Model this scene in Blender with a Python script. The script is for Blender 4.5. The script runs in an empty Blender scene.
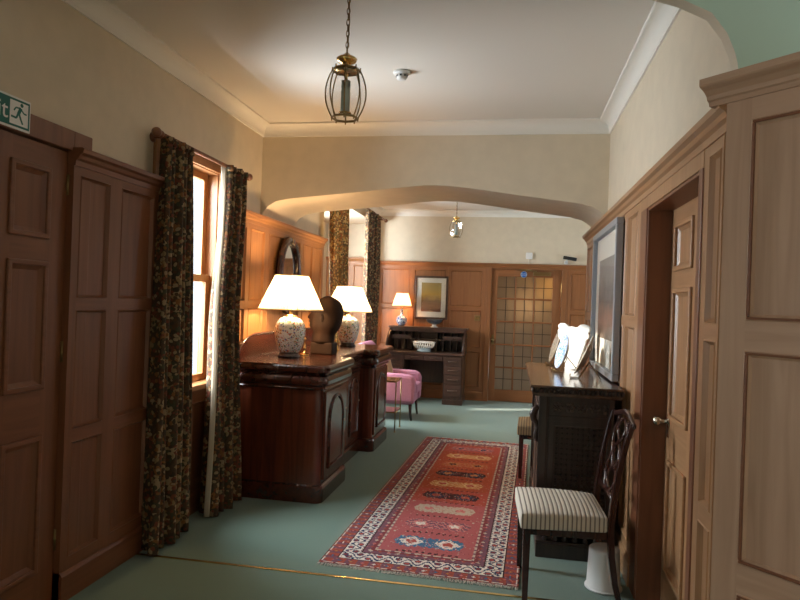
import bpy, bmesh, math, random
from mathutils import Vector, Matrix, Euler
random.seed(4)
PI = math.pi
S = bpy.context.scene
COL = S.collection
R = math.radians

# ------------------------------------------------------------------ materials
MATS = {}
def new_mat(name):
    m = bpy.data.materials.new(name); m.use_nodes = True
    nt = m.node_tree
    b = nt.nodes['Principled BSDF']
    MATS[name] = m
    return m, nt, b
def plain(name, col, rough=.5, metal=0., spec=.5, noise=0., nscale=30., bump=0., bscale=200., coat=0.):
    m, nt, b = new_mat(name)
    b.inputs['Base Color'].default_value = (*col, 1)
    b.inputs['Roughness'].default_value = rough
    b.inputs['Metallic'].default_value = metal
    b.inputs['Specular IOR Level'].default_value = spec
    b.inputs['Coat Weight'].default_value = coat
    tc = nt.nodes.new('ShaderNodeTexCoord')
    if noise:
        n = nt.nodes.new('ShaderNodeTexNoise'); n.inputs['Scale'].default_value = nscale; n.inputs['Detail'].default_value = 5
        r = nt.nodes.new('ShaderNodeValToRGB')
        r.color_ramp.elements[0].position = .3; r.color_ramp.elements[1].position = .7
        r.color_ramp.elements[0].color = (*[c * (1 - noise) for c in col], 1)
        r.color_ramp.elements[1].color = (*[min(1, c * (1 + noise)) for c in col], 1)
        nt.links.new(tc.outputs['Object'], n.inputs['Vector']); nt.links.new(n.outputs['Fac'], r.inputs['Fac'])
        nt.links.new(r.outputs['Color'], b.inputs['Base Color'])
    if bump:
        n2 = nt.nodes.new('ShaderNodeTexNoise'); n2.inputs['Scale'].default_value = bscale; n2.inputs['Detail'].default_value = 3
        bp = nt.nodes.new('ShaderNodeBump'); bp.inputs['Strength'].default_value = bump; bp.inputs['Distance'].default_value = .004
        nt.links.new(tc.outputs['Object'], n2.inputs['Vector']); nt.links.new(n2.outputs['Fac'], bp.inputs['Height'])
        nt.links.new(bp.outputs['Normal'], b.inputs['Normal'])
    return m
def wood(name, dark, light, axis='Z', rough=.42, scale=1., coat=0., spec=.5):
    m, nt, b = new_mat(name)
    tc = nt.nodes.new('ShaderNodeTexCoord'); mp = nt.nodes.new('ShaderNodeMapping')
    s = {'Z': (26, 26, 1.5), 'X': (1.5, 26, 26), 'Y': (26, 1.5, 26)}[axis]
    mp.inputs['Scale'].default_value = tuple(v * scale for v in s)
    n = nt.nodes.new('ShaderNodeTexNoise'); n.inputs['Scale'].default_value = 1.; n.inputs['Detail'].default_value = 7
    n.inputs['Distortion'].default_value = .9
    n3 = nt.nodes.new('ShaderNodeTexNoise'); n3.inputs['Scale'].default_value = 1.6; n3.inputs['Detail'].default_value = 2
    mx = nt.nodes.new('ShaderNodeMath'); mx.operation = 'MULTIPLY_ADD'; mx.inputs[1].default_value = .35
    r = nt.nodes.new('ShaderNodeValToRGB')
    r.color_ramp.elements[0].position = .42; r.color_ramp.elements[1].position = .80
    r.color_ramp.elements[0].color = (*dark, 1); r.color_ramp.elements[1].color = (*light, 1)
    bp = nt.nodes.new('ShaderNodeBump'); bp.inputs['Strength'].default_value = .12; bp.inputs['Distance'].default_value = .003
    L = nt.links.new
    L(tc.outputs['Object'], mp.inputs['Vector']); L(mp.outputs['Vector'], n.inputs['Vector']); L(tc.outputs['Object'], n3.inputs['Vector'])
    L(n3.outputs['Fac'], mx.inputs[0]); L(n.outputs['Fac'], mx.inputs[2])
    L(mx.outputs[0], r.inputs['Fac']); L(r.outputs['Color'], b.inputs['Base Color'])
    L(n.outputs['Fac'], bp.inputs['Height']); L(bp.outputs['Normal'], b.inputs['Normal'])
    b.inputs['Roughness'].default_value = rough; b.inputs['Coat Weight'].default_value = coat
    b.inputs['Coat Roughness'].default_value = .12
    b.inputs['Specular IOR Level'].default_value = spec
    return m
def cells(name, base, spots, scale, thresh=.35, rough=.3, coat=0., layers=2):
    """scattered coloured blotches over a ground colour: porcelain flowers, printed cloth"""
    m, nt, b = new_mat(name); L = nt.links.new
    tc = nt.nodes.new('ShaderNodeTexCoord')
    prev = None
    for k in range(layers):
        nz = nt.nodes.new('ShaderNodeTexNoise'); nz.inputs['Scale'].default_value = scale * .8
        ad = nt.nodes.new('ShaderNodeVectorMath'); ad.operation = 'MULTIPLY_ADD'
        ad.inputs[1].default_value = (.5 / scale,) * 3
        L(tc.outputs['Object'], nz.inputs['Vector']); L(nz.outputs['Color'], ad.inputs[0]); L(tc.outputs['Object'], ad.inputs[2])
        v = nt.nodes.new('ShaderNodeTexVoronoi'); v.inputs['Scale'].default_value = scale * (1 + .9 * k)
        L(ad.outputs[0], v.inputs['Vector'])
        sp = nt.nodes.new('ShaderNodeSeparateColor'); L(v.outputs['Color'], sp.inputs[0])
        r = nt.nodes.new('ShaderNodeValToRGB'); r.color_ramp.interpolation = 'CONSTANT'
        cs = spots[k::1] + spots[:k]
        for i, c in enumerate(cs):
            e = r.color_ramp.elements[i] if i < 2 else r.color_ramp.elements.new(i / len(cs))
            e.position = i / len(cs); e.color = (*c, 1)
        L(sp.outputs[0], r.inputs['Fac'])
        lt = nt.nodes.new('ShaderNodeMath'); lt.operation = 'LESS_THAN'; lt.inputs[1].default_value = thresh
        L(v.outputs['Distance'], lt.inputs[0])
        mix = nt.nodes.new('ShaderNodeMix'); mix.data_type = 'RGBA'
        L(lt.outputs[0], mix.inputs['Factor'])
        if prev is None: mix.inputs['A'].default_value = (*base, 1)
        else: L(prev, mix.inputs['A'])
        L(r.outputs['Color'], mix.inputs['B'])
        prev = mix.outputs['Result']
    L(prev, b.inputs['Base Color'])
    b.inputs['Roughness'].default_value = rough; b.inputs['Coat Weight'].default_value = coat
    return m
def stripes(name, c1, c2, scale, direction='X', rough=.9):
    m, nt, b = new_mat(name); L = nt.links.new
    tc = nt.nodes.new('ShaderNodeTexCoord'); w = nt.nodes.new('ShaderNodeTexWave')
    w.bands_direction = direction; w.inputs['Scale'].default_value = scale; w.inputs['Distortion'].default_value = .3
    r = nt.nodes.new('ShaderNodeValToRGB')
    r.color_ramp.elements[0].position = .12; r.color_ramp.elements[1].position = .34
    r.color_ramp.elements[0].color = (*c2, 1); r.color_ramp.elements[1].color = (*c1, 1)
    bp = nt.nodes.new('ShaderNodeBump'); bp.inputs['Strength'].default_value = .4; bp.inputs['Distance'].default_value = .003
    L(tc.outputs['Object'], w.inputs['Vector']); L(w.outputs['Fac'], r.inputs['Fac']); L(r.outputs['Color'], b.inputs['Base Color'])
    L(w.outputs['Fac'], bp.inputs['Height']); L(bp.outputs['Normal'], b.inputs['Normal'])
    b.inputs['Roughness'].default_value = rough
    return m
def flatglass(name, k):
    m, nt, b = new_mat(name); nt.nodes.remove(b); L = nt.links.new
    t = nt.nodes.new('ShaderNodeBsdfTransparent'); g = nt.nodes.new('ShaderNodeBsdfGlossy'); g.inputs['Roughness'].default_value = .04
    mx = nt.nodes.new('ShaderNodeMixShader'); mx.inputs[0].default_value = k
    L(t.outputs[0], mx.inputs[1]); L(g.outputs[0], mx.inputs[2]); L(mx.outputs[0], nt.nodes['Material Output'].inputs['Surface']); return m
def translucent(name, col, tcol, fac=.6, glossy=0.):
    m, nt, b = new_mat(name); L = nt.links.new
    nt.nodes.remove(b)
    out = nt.nodes['Material Output']
    d = nt.nodes.new('ShaderNodeBsdfDiffuse'); d.inputs['Color'].default_value = (*col, 1)
    t = nt.nodes.new('ShaderNodeBsdfTranslucent'); t.inputs['Color'].default_value = (*tcol, 1)
    mx = nt.nodes.new('ShaderNodeMixShader'); mx.inputs[0].default_value = fac
    L(d.outputs[0], mx.inputs[1]); L(t.outputs[0], mx.inputs[2])
    last = mx
    if glossy:
        g = nt.nodes.new('ShaderNodeBsdfGlossy'); g.inputs['Roughness'].default_value = .25
        m2 = nt.nodes.new('ShaderNodeMixShader'); m2.inputs[0].default_value = glossy
        L(mx.outputs[0], m2.inputs[1]); L(g.outputs[0], m2.inputs[2]); last = m2
    L(last.outputs[0], out.inputs['Surface'])
    return m

OAK_D, OAK_L = (.30, .128, .045), (.39, .178, .066)
oak = wood('oak_upright', OAK_D, OAK_L, 'Z', .40)
oakh = wood('oak_level', OAK_D, OAK_L, 'X', .40)
DIM_OAK_D, DIM_OAK_L = (.155, .055, .024), (.21, .079, .035)  # same oak; the left wall's dimness is put into this darker, redder colour
dim_oak = wood('dim_oak_upright', DIM_OAK_D, DIM_OAK_L, 'Z', .40)
dim_oakh = wood('dim_oak_level', DIM_OAK_D, DIM_OAK_L, 'X', .40)
foak = wood('far_oak_upright', (.215, .082, .028), (.29, .115, .042), 'Z', .38)
foakh = wood('far_oak_level', (.215, .082, .028), (.29, .115, .042), 'X', .38)
woak = wood('sheen_oak_upright', (.32, .165, .075), (.41, .225, .11), 'Z', .38)  # same oak, paler: window sheen on the right wall is put into the colour
woakh = wood('sheen_oak_level', (.32, .165, .075), (.41, .225, .11), 'X', .38)
poak = wood('pale_oak_upright', (.40, .238, .148), (.50, .315, .205), 'Z', .42)
poakh = wood('pale_oak_level', (.40, .238, .148), (.50, .315, .205), 'X', .42)
mahog = wood('mahogany', (.052, .012, .007), (.135, .030, .013), 'Z', .22, .7, .5)
mahogy = wood('mahogany_long', (.030, .008, .005), (.075, .018, .009), 'Y', .2, .7, .6)
darkw = wood('dark_stained_wood', (.016, .010, .009), (.045, .027, .021), 'Z', .35, 1, .2)
latw = wood('lattice_wood', (.045, .032, .026), (.09, .062, .048), 'Z', .35, 1, .2)
chairw = wood('chair_mahogany', (.020, .007, .006), (.05, .016, .012), 'Z', .25, 1, .4)
deskw = wood('desk_oak_dark', (.036, .019, .014), (.08, .04, .028), 'X', .35, 1, .2)
deskz = wood('desk_oak_dark_upright', (.026, .013, .009), (.06, .028, .018), 'Z', .35, 1, .2)
bustw = wood('carved_brown_wood', (.012, .006, .0035), (.028, .014, .008), 'Z', .75, .5, 0., .2)
cream = plain('cream_paint', (.66, .57, .43), .85, noise=.035, nscale=9, bump=.15, bscale=120)
white = plain('ceiling_white', (.74, .70, .635), .9)
cornm = plain('cornice_white', (.80, .77, .70), .85)
green_lit = plain('green_lit_paint', (.50, .63, .50), .85)  # greenish light on the arch wall front is put into this paint colour
def sheen(m, w=.35, col=(1, 1, 1)):
    b = m.node_tree.nodes['Principled BSDF']; b.inputs['Sheen Weight'].default_value = w; b.inputs['Sheen Roughness'].default_value = .45; b.inputs['Sheen Tint'].default_value = (*col, 1); return m
carpet = plain('green_carpet', (.145, .22, .18), .95, spec=.15, noise=.14, nscale=420, bump=.5, bscale=700)
sheen(carpet, .25)
gold = plain('brass', (.72, .50, .20), .25, 1.)
dbrass = plain('aged_brass', (.30, .21, .10), .32, 1.)
steel = plain('knob_nickel', (.62, .56, .46), .25, 1.)
blackm = plain('black_plastic', (.015, .015, .016), .4)
whitep = plain('white_plastic', (.78, .78, .75), .4)
ivory = plain('ivory_enamel', (.74, .74, .72), .35)
porc = plain('white_porcelain', (.86, .86, .84), .18, coat=.4)
bluew = cells('blue_white_porcelain', (.50, .62, .78), [(.06, .16, .45), (.12, .30, .62), (.75, .8, .88), (.09, .22, .5)], 70, .5, .2, .4)
tanp = plain('tan_plate_glaze', (.42, .33, .22), .3, noise=.2, nscale=60, coat=.3)
creamp = cells('cream_plate_glaze', (.80, .74, .60), [(.6, .42, .2), (.75, .66, .5), (.5, .4, .3)], 50, .3, .25, .3)
floral = cells('floral_porcelain', (.78, .83, .80), [(.55, .14, .08), (.12, .26, .15), (.78, .83, .80), (.16, .22, .42), (.45, .30, .10), (.10, .2, .12)], 44, .36, .2, .5)
bluejar = cells('blue_jar_porcelain', (.74, .77, .80), [(.07, .12, .30), (.35, .14, .1), (.1, .16, .35)], 34, .42, .2, .5)
curt = cells('floral_curtain', (0.054, 0.032, 0.016), [(0.158, 0.043, 0.022), (0.050, 0.050, 0.025), (0.245, 0.173, 0.079), (0.086, 0.040, 0.016), (0.302, 0.223, 0.122), (0.043, 0.032, 0.018), (0.216, 0.094, 0.029), (0.072, 0.043, 0.022)], 15, .5, .9, 0, 3)
curtlit = cells('floral_curtain_lit', (.20, .11, .035), [(.26, .09, .03), (.12, .11, .05), (.45, .32, .12), (.20, .11, .04), (.5, .38, .18), (.08, .06, .03), (.36, .19, .05), (.15, .09, .04)], 15, .5, .9, 0, 3)  # brighter copy of the curtain print, golden light put into its colours
lining = translucent('curtain_lining', (.62, .56, .44), (.5, .44, .34), .3)
shade_m = translucent('pleated_silk', (.88, .82, .68), (.90, .80, .58), .62)
seat_m = stripes('striped_seat_cloth', (.66, .61, .52), (.20, .17, .14), 14, 'X')
seat2_m = stripes('striped_seat_cloth_brown', (.46, .36, .22), (.16, .12, .08), 14, 'X')
pink = plain('pink_upholstery', (.46, .19, .28), .8, noise=.08, nscale=60, bump=.15)
beigec = plain('beige_cushion_cloth', (.42, .27, .15), .9, noise=.15, nscale=40)
winglass = flatglass('window_glass', .06)
lampglass = flatglass('lantern_glass', .15)
picglass = flatglass('picture_glass', .05)
frost = translucent('frosted_glass', (.10, .08, .06), (.58, .48, .38), .8, .04)
lead = plain('lead_came', (.09, .075, .06), .5, .4)
mirror = plain('mirror_glass', (.85, .85, .84), .03, 1.)
green_s = plain('sign_green', (.0, .13, .105), .5)
white_s = plain('sign_white', (.80, .82, .80), .5)
blue_s = plain('sign_blue', (.02, .13, .50), .4)
void = plain('recess_dark', (.01, .008, .007), .8)
mat_white = plain('picture_mount', (.74, .71, .62), .8)

# ------------------------------------------------------------------ mesh builder
class MB:
    def __init__(s): s.v = []; s.f = []; s.m = []; s.sm = []
    def add(s, vs, fs, m=0, smooth=False):
        o = len(s.v); s.v += [tuple(v) for v in vs]
        for f in fs: s.f.append([i + o for i in f]); s.m.append(m); s.sm.append(smooth)
        return s
    def box(s, x0, x1, y0, y1, z0, z1, m=0, M=None):
        vs = [Vector((x, y, z)) for x in (x0, x1) for y in (y0, y1) for z in (z0, z1)]
        if M is not None: vs = [M @ v for v in vs]
        return s.add(vs, [(0, 1, 3, 2), (4, 6, 7, 5), (0, 4, 5, 1), (2, 3, 7, 6), (0, 2, 6, 4), (1, 5, 7, 3)], m)
    def tube(s, pts, r, n=8, m=0, closed=False, smooth=True, sx=1.):
        pts = [Vector(p) for p in pts]; k = len(pts)
        rs = r if isinstance(r, (list, tuple)) else [r] * k
        vs = []; fs = []; pn = None
        for i, p in enumerate(pts):
            if closed: t = pts[(i + 1) % k] - pts[i - 1]
            else: t = pts[min(i + 1, k - 1)] - pts[max(i - 1, 0)]
            t.normalize()
            if pn is None:
                a = Vector((0, 0, 1)) if abs(t.z) < .9 else Vector((1, 0, 0))
                nn = t.cross(a).normalized()
            else:
                nn = (pn - t * pn.dot(t)).normalized()
            pn = nn; b = t.cross(nn)
            for j in range(n):
                a = 2 * PI * j / n + PI / n
                vs.append(p + (nn * math.cos(a) * sx + b * math.sin(a)) * rs[i])
        rng = k if closed else k - 1
        for i in range(rng):
            for j in range(n):
                a, b2 = i * n + j, i * n + (j + 1) % n
                c, d = ((i + 1) % k) * n + (j + 1) % n, ((i + 1) % k) * n + j
                fs.append((a, b2, c, d))
        if not closed:
            fs.append(tuple(reversed(range(n)))); fs.append(tuple(range((k - 1) * n, k * n)))
        return s.add(vs, fs, m, smooth)
    def bar(s, p, q, w, h=None, m=0):
        return s.tube([p, q], w * .7071, 4, m, smooth=False)
    def lathe(s, prof, c=(0, 0, 0), n=32, m=0, smooth=True, mod=None, M=None, cap=True):
        vs = []; fs = []; k = len(prof)
        for i, (r, z) in enumerate(prof):
            for j in range(n):
                a = 2 * PI * j / n
                rr = r * (mod(a, i / (k - 1)) if mod else 1)
                v = Vector((rr * math.cos(a), rr * math.sin(a), z))
                if M is not None: v = M @ v
                vs.append(v + Vector(c))
        for i in range(k - 1):
            for j in range(n):
                fs.append((i * n + j, i * n + (j + 1) % n, (i + 1) * n + (j + 1) % n, (i + 1) * n + j))
        if cap:
            fs.append(tuple(reversed(range(n)))); fs.append(tuple(range((k - 1) * n, k * n)))
        return s.add(vs, fs, m, smooth)
    def ball(s, c, r, n=16, m=0, sc=(1, 1, 1)):
        prof = [(max(.0005, math.sin(PI * i / (n // 2))) * r, -math.cos(PI * i / (n // 2)) * r) for i in range(n // 2 + 1)]
        return s.lathe(prof, c, n, m, M=Matrix.Diagonal(Vector(sc)))
    def prism(s, poly, axis, a0, a1, m=0, smooth=False):
        k = len(poly)
        def P(u, w, a): return {'x': (a, u, w), 'y': (u, a, w), 'z': (u, w, a)}[axis]
        vs = [P(u, w, a0) for u, w in poly] + [P(u, w, a1) for u, w in poly]
        fs = [tuple(range(k)), tuple(reversed(range(k, 2 * k)))]
        s.add(vs, fs, m)
        o = len(s.v) - 2 * k
        for i in range(k):
            j = (i + 1) % k
            s.f.append([o + i, o + j, o + k + j, o + k + i]); s.m.append(m); s.sm.append(smooth)
        return s
    def grid(s, fn, nu, nv, m=0, smooth=True, cu=False):
        vs = [fn(i / (nu if cu else nu - 1), j / (nv - 1)) for j in range(nv) for i in range(nu)]
        fs = []
        for j in range(nv - 1):
            for i in range(nu if cu else nu - 1):
                fs.append((j * nu + i, j * nu + (i + 1) % nu, (j + 1) * nu + (i + 1) % nu, (j + 1) * nu + i))
        return s.add(vs, fs, m, smooth)
    def xf(s, M):
        s.v = [tuple(M @ Vector(v)) for v in s.v]; return s
    def build(s, name, mats, parent=None, loc=None, rot=None, bevel=0., solid=0., sub=0, fix=True):
        me = bpy.data.meshes.new(name); me.from_pydata(s.v, [], s.f)
        for mt in (mats if isinstance(mats, (list, tuple)) else [mats]): me.materials.append(mt)
        me.polygons.foreach_set('material_index', s.m); me.polygons.foreach_set('use_smooth', s.sm)
        if fix:
            bm = bmesh.new(); bm.from_mesh(me); bmesh.ops.recalc_face_normals(bm, faces=bm.faces); bm.to_mesh(me); bm.free()
        me.update()
        o = bpy.data.objects.new(name, me); COL.objects.link(o)
        if parent: o.parent = parent
        if loc: o.location = loc
        if rot: o.rotation_euler = rot
        if solid:
            md = o.modifiers.new('solid', 'SOLIDIFY'); md.thickness = solid; md.offset = 0
        if bevel:
            md = o.modifiers.new('bevel', 'BEVEL'); md.width = bevel; md.segments = 2; md.limit_method = 'ANGLE'; md.angle_limit = R(35)
        if sub:
            md = o.modifiers.new('sub', 'SUBSURF'); md.levels = sub; md.render_levels = sub
        return o

def lettering(parent, body, size, ext, loc, mat, align='LEFT'):
    tx = bpy.data.curves.new('words', 'FONT'); tx.body = body; tx.size = size; tx.extrude = ext; tx.align_x = align
    to = bpy.data.objects.new('tmp', tx); COL.objects.link(to); bpy.context.view_layer.update()
    me = bpy.data.meshes.new_from_object(to.evaluated_get(bpy.context.evaluated_depsgraph_get()))
    bpy.data.objects.remove(to); me.materials.clear(); me.materials.append(mat)
    o = bpy.data.objects.new('lettering', me); COL.objects.link(o); o.parent = parent; o.location = loc; o.rotation_euler = (PI / 2, 0, 0)
    return o
def tag(o, label, cat, group=None):
    o['label'] = label; o['category'] = cat
    if group: o['group'] = group
    return o
def thing(name, label, cat, loc=(0, 0, 0), rz=0, group=None):
    o = bpy.data.objects.new(name, None); COL.objects.link(o); o.empty_display_size = .1
    o.location = loc; o.rotation_euler = (0, 0, rz)
    return tag(o, label, cat, group)
def struct(o): o['kind'] = 'structure'; return o
def copy_tree(o, parent=None):
    c = o.copy(); COL.objects.link(c)
    if parent: c.parent = parent
    for ch in list(o.children): copy_tree(ch, c)
    return c

# ------------------------------------------------------------------ dimensions
XL, XR = -2.15, .71          # plaster faces of the side walls
YA0, YA1 = 5.19, 6.0         # arch
YF = 10.12                   # far wall
ZC = 2.97                    # ceiling
W1 = (3.60, 4.40, .88, 2.40) # window by the door: y0 y1 z0 z1
BY0, BY1, BX, BZ = 7.06, 9.93, -2.95, 2.72   # bay recess

def spans(lo, hi, holes):
    pts = [lo]; 
    for a, b in holes: pts += [a, b]
    return pts + [hi]

# floor
f = MB(); f.box(-3.2, 3.0, -2.6, 12.6, -.1, 0)
struct(f.build('floor', carpet))
# ceiling: corridor and far room
c = MB(); c.box(-3.2, 3.0, -2.6, 12.6, ZC, ZC + .12)
struct(c.build('ceiling', white))
# left wall with window and bay openings
w = MB(); xo = XL - .125
w.box(xo, XL, -2.4, -2.1, 0, ZC); w.box(xo, XL, -.45, W1[0], 0, ZC); w.box(xo, XL, -2.1, -.45, 0, .85); w.box(xo, XL, -2.1, -.45, 2.35, ZC); w.box(xo, XL, W1[1], BY0, 0, ZC)  # gap behind the camera is cut for the added hall window
w.box(xo, XL, W1[0], W1[1], 0, W1[2]); w.box(xo, XL, W1[0], W1[1], W1[3], ZC)
w.box(xo, XL, BY0, BY1, BZ, ZC); w.box(xo, XL, BY1, YF + .1, 0, ZC)
struct(w.build('wall_left', cream))
# bay recess
w = MB()
w.box(BX - .3, xo, BY0 - .15, BY0, 0, ZC); w.box(BX - .3, xo, BY1, BY1 + .15, 0, ZC)
w.box(BX - .3, xo, BY0, BY1, BZ, BZ + .2)
w.box(BX - .25, BX, BY0, BY0 + .25, 0, BZ); w.box(BX - .25, BX, BY1 - .92, BY1, 0, BZ)
w.box(BX - .25, BX, BY0 + .25, BY1 - .92, 0, .80); w.box(BX - .25, BX, BY0 + .25, BY1 - .92, 2.58, BZ)
struct(w.build('wall_bay', cream))
# right wall with deep doorway
DY0, DY1, DZ = 2.56, 3.50, 2.035
w = MB()
w.box(XR, XR + .22, 2.30, DY0, 0, ZC); w.box(XR, XR + .22, DY1, 6.25, 0, ZC); w.box(XR, XR + .22, DY0, DY1, DZ, ZC)
struct(w.build('wall_right', cream))
w = MB(); w.box(XR + .22, 2.75, 6.05, 6.25, 0, ZC)
struct(w.build('wall_right_return', cream))
# splayed wall behind the tall cupboard, then on towards the camera
DIA = Vector((.69, -.72, 0)).normalized(); DN = Vector((-.72, -.69, 0)).normalized()
P0 = Vector((.673, 2.20, 0))
ang_d = math.atan2(DIA.y, DIA.x)
w = MB(); w.box(-.0, 1.75, .06, .25, 0, 2.268)
struct(w.build('wall_splay', cream, loc=P0, rot=(0, 0, ang_d)))
w = MB(); w.box(1.93, 2.1, -2.4, 1.15, 0, ZC)
struct(w.build('wall_near_right', cream))
# near arch (camera stands in the hall before it); its right springing shows at the top right
NA = [(.712, 2.28), (.707, 2.33), (.698, 2.365), (.672, 2.43), (.622, 2.50), (.529, 2.548), (.40, 2.592), (.2, 2.64), (-.1, 2.685), (-.72, 2.72), (-1.4, 2.73), (-2.15, 2.735)]
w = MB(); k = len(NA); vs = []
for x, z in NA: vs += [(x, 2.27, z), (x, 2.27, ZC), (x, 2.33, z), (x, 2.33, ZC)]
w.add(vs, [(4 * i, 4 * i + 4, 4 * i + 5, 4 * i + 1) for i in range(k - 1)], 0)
w.add(vs, [(4 * i + 2, 4 * i + 6, 4 * i + 7, 4 * i + 3) for i in range(k - 1)], 1)
w.add(vs, [(4 * i, 4 * i + 2, 4 * i + 6, 4 * i + 4) for i in range(k - 1)], 1, True)
w.box(.712, 1.95, 2.27, 2.33, 2.275, ZC)
struct(w.build('wall_near_arch', [green_lit, cream]))
# far wall, with the doorway
FX0, FX1, FZ = -.36, .775, 2.095
w = MB()
w.box(-2.4, FX0, YF, YF + .16, 0, ZC); w.box(FX1, 2.75, YF, YF + .16, 0, ZC); w.box(FX0, FX1, YF, YF + .16, FZ, ZC)
struct(w.build('wall_far', cream))
# right side of the far room with a window out of the photo, solid back wall
w = MB()
w.box(2.6, 2.75, 6.25, 7.3, 0, ZC); w.box(2.6, 2.75, 9.3, YF, 0, ZC); w.box(2.6, 2.75, 7.3, 9.3, 0, .8); w.box(2.6, 2.75, 7.3, 9.3, 2.4, ZC)
struct(w.build('wall_far_right', cream))
w = MB()
w.box(-2.4, 2.1, -2.55, -2.4, 0, ZC)
struct(w.build('wall_back', cream))
# lobby behind the glazed door
w = MB()
w.box(-1.4, 2.4, 12.4, 12.5, 0, ZC); w.box(-1.5, -1.4, YF + .16, 12.5, 0, ZC); w.box(2.4, 2.5, YF + .16, 12.5, 0, ZC)
struct(w.build('wall_lobby', cream))

# arch wall
AR = [(-2.15, 2.16), (-2.135, 2.20), (-2.12, 2.235), (-2.084, 2.28), (-2.018, 2.32), (-1.911, 2.343), (-1.765, 2.358), (-1.452, 2.388), (-1.28, 2.405), (-1.0, 2.437),
      (-.85, 2.453), (-.74, 2.462), (-.653, 2.464), (-.56, 2.46), (-.42, 2.447), (-.254, 2.426), (.033, 2.385), (.345, 2.345), (.494, 2.325), (.598, 2.297), (.646, 2.266), (.679, 2.235), (.695, 2.20), (.71, 2.16)]
w = MB(); k = len(AR)
vs = []
for x, z in AR: vs += [(x, YA0, z), (x, YA0, ZC), (x, YA1, z), (x, YA1, ZC)]
fs = []; sm = []
for i in range(k - 1):
    a, b = 4 * i, 4 * (i + 1)
    fs += [(a, b, b + 1, a + 1), (a + 2, a + 3, b + 3, b + 2)]
w.add(vs, fs)
w.add(vs, [(4 * i, 4 * i + 2, 4 * i + 6, 4 * i + 4) for i in range(k - 1)], 0, True)
struct(w.build('wall_arch', cream))

# cornices (coved)
def cornice(name, p, q, nrm, z=ZC, drop=.10, proj=.085):
    p = Vector(p); q = Vector(q); nrm = Vector(nrm)
    pr = [(0.0, 0.0), (.012, 0.0), (.012, .012)]
    for i in range(9):
        a = PI / 2 * i / 8
        pr.append((proj - (proj - .014) * math.cos(a) if False else .014 + (proj - .02) * (1 - math.cos(a)), .014 + (drop - .03) * math.sin(a)))
    pr += [(proj, drop - .016), (proj + .006, drop - .012), (proj + .006, drop), (0, drop)]
    m = MB(); k = len(pr); t = (q - p).normalized()
    vs = []
    for e, sgn in ((p, 1), (q, -1)):
        for o, h in pr:
            vs.append(e + nrm * o + Vector((0, 0, z - drop + h)) + t * 0)
    fs = [(i, (i + 1) % k, k + (i + 1) % k, k + i) for i in range(k)] + [tuple(range(k)), tuple(reversed(range(k, 2 * k)))]
    m.add(vs, fs)
    return struct(m.build(name, cornm))
cornice('trim_1', (XL, -2.4, 0), (XL, YA0, 0), (1, 0, 0))
cornice('trim_2', (XR, 2.33, 0), (XR, YA0, 0), (-1, 0, 0))
cornice('trim_3', (XL, YA0, 0), (XR, YA0, 0), (0, -1, 0))
cornice('trim_4', (-2.4, YF, 0), (2.6, YF, 0), (0, -1, 0), drop=.09)
cornice('trim_5', (XL, YA1, 0), (XL, YF, 0), (1, 0, 0), drop=.09)

# ------------------------------------------------------------------ panelling
def panel_mesh(W, H, cols, rows, t=.03, rec=.014, mould=.016, mb=None):
    """frame and fields in one face-built slab; local X along wall, front to -Y"""
    m = mb or MB()
    us = [0] + [v for c in cols for v in c] + [W]; vs_ = [0] + [v for r in rows for v in r] + [H]
    for i in range(len(us) - 1):
        for j in range(len(vs_) - 1):
            u0, u1, v0, v1 = us[i], us[i + 1], vs_[j], vs_[j + 1]
            if u1 - u0 < 1e-5 or v1 - v0 < 1e-5: continue
            if i % 2 == 1 and j % 2 == 1:
                A = [(u0, -t, v0), (u1, -t, v0), (u1, -t, v1), (u0, -t, v1)]
                g = .004
                B0 = [(u0 + g, -t - .004, v0 + g), (u1 - g, -t - .004, v0 + g), (u1 - g, -t - .004, v1 - g), (u0 + g, -t - .004, v1 - g)]
                s_ = mould
                B = [(u0 + s_, -t + rec, v0 + s_), (u1 - s_, -t + rec, v0 + s_), (u1 - s_, -t + rec, v1 - s_), (u0 + s_, -t + rec, v1 - s_)]
                m.add(A + B0 + B, [(0, 1, 5, 4), (1, 2, 6, 5), (2, 3, 7, 6), (3, 0, 4, 7), (4, 5, 9, 8), (5, 6, 10, 9), (6, 7, 11, 10), (7, 4, 8, 11), (8, 9, 10, 11)])
            else:
                mm = 1 if (i % 2 == 1) else 0
                m.add([(u0, -t, v0), (u1, -t, v0), (u1, -t, v1), (u0, -t, v1)], [(0, 1, 2, 3)], mm)
    m.add([(0, -t, 0), (W, -t, 0), (W, -t, H), (0, -t, H), (0, 0, 0), (W, 0, 0), (W, 0, H), (0, 0, H)], [(0, 4, 5, 1), (1, 5, 6, 2), (2, 6, 7, 3), (3, 7, 4, 0), (4, 7, 6, 5)])
    return m
def sweep_x(m, prof, x0, x1, mat=1):
    """profile of (y,z) pulled along local X"""
    m.prism(prof, 'x', x0, x1, mat); return m
def cap_profile(t, H):
    return [(0, H - .005), (-t - .006, H - .005), (-t - .010, H + .02), (-t - .022, H + .03), (-t - .030, H + .045), (-t - .046, H + .055), (-t - .050, H + .075), (-t - .040, H + .08), (0, H + .08)]
def base_profile(t, h=.14):
    return [(0, 0), (-t - .014, 0), (-t - .014, h - .015), (-t - .006, h), (-t, h + .004), (0, h + .004)]
ROWS = [(.205, .765), (.825, 1.405), (1.465, 2.06)]
RH = 2.105                      # slab height under the cap: cap tops out at 2.185
def panelling(name, loc, rz, W, cols, rows=ROWS, H=RH, t=.03, cap=True, base=True, mats=None, x0=0., x1=None):
    m = panel_mesh(W, H, cols, rows, t)
    if cap: sweep_x(m, cap_profile(t, H), x0, W if x1 is None else x1)
    if base: sweep_x(m, base_profile(t), 0, W)
    return struct(m.build(name, mats or [oak, oakh], loc=loc, rot=(0, 0, rz), fix=True))
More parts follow.
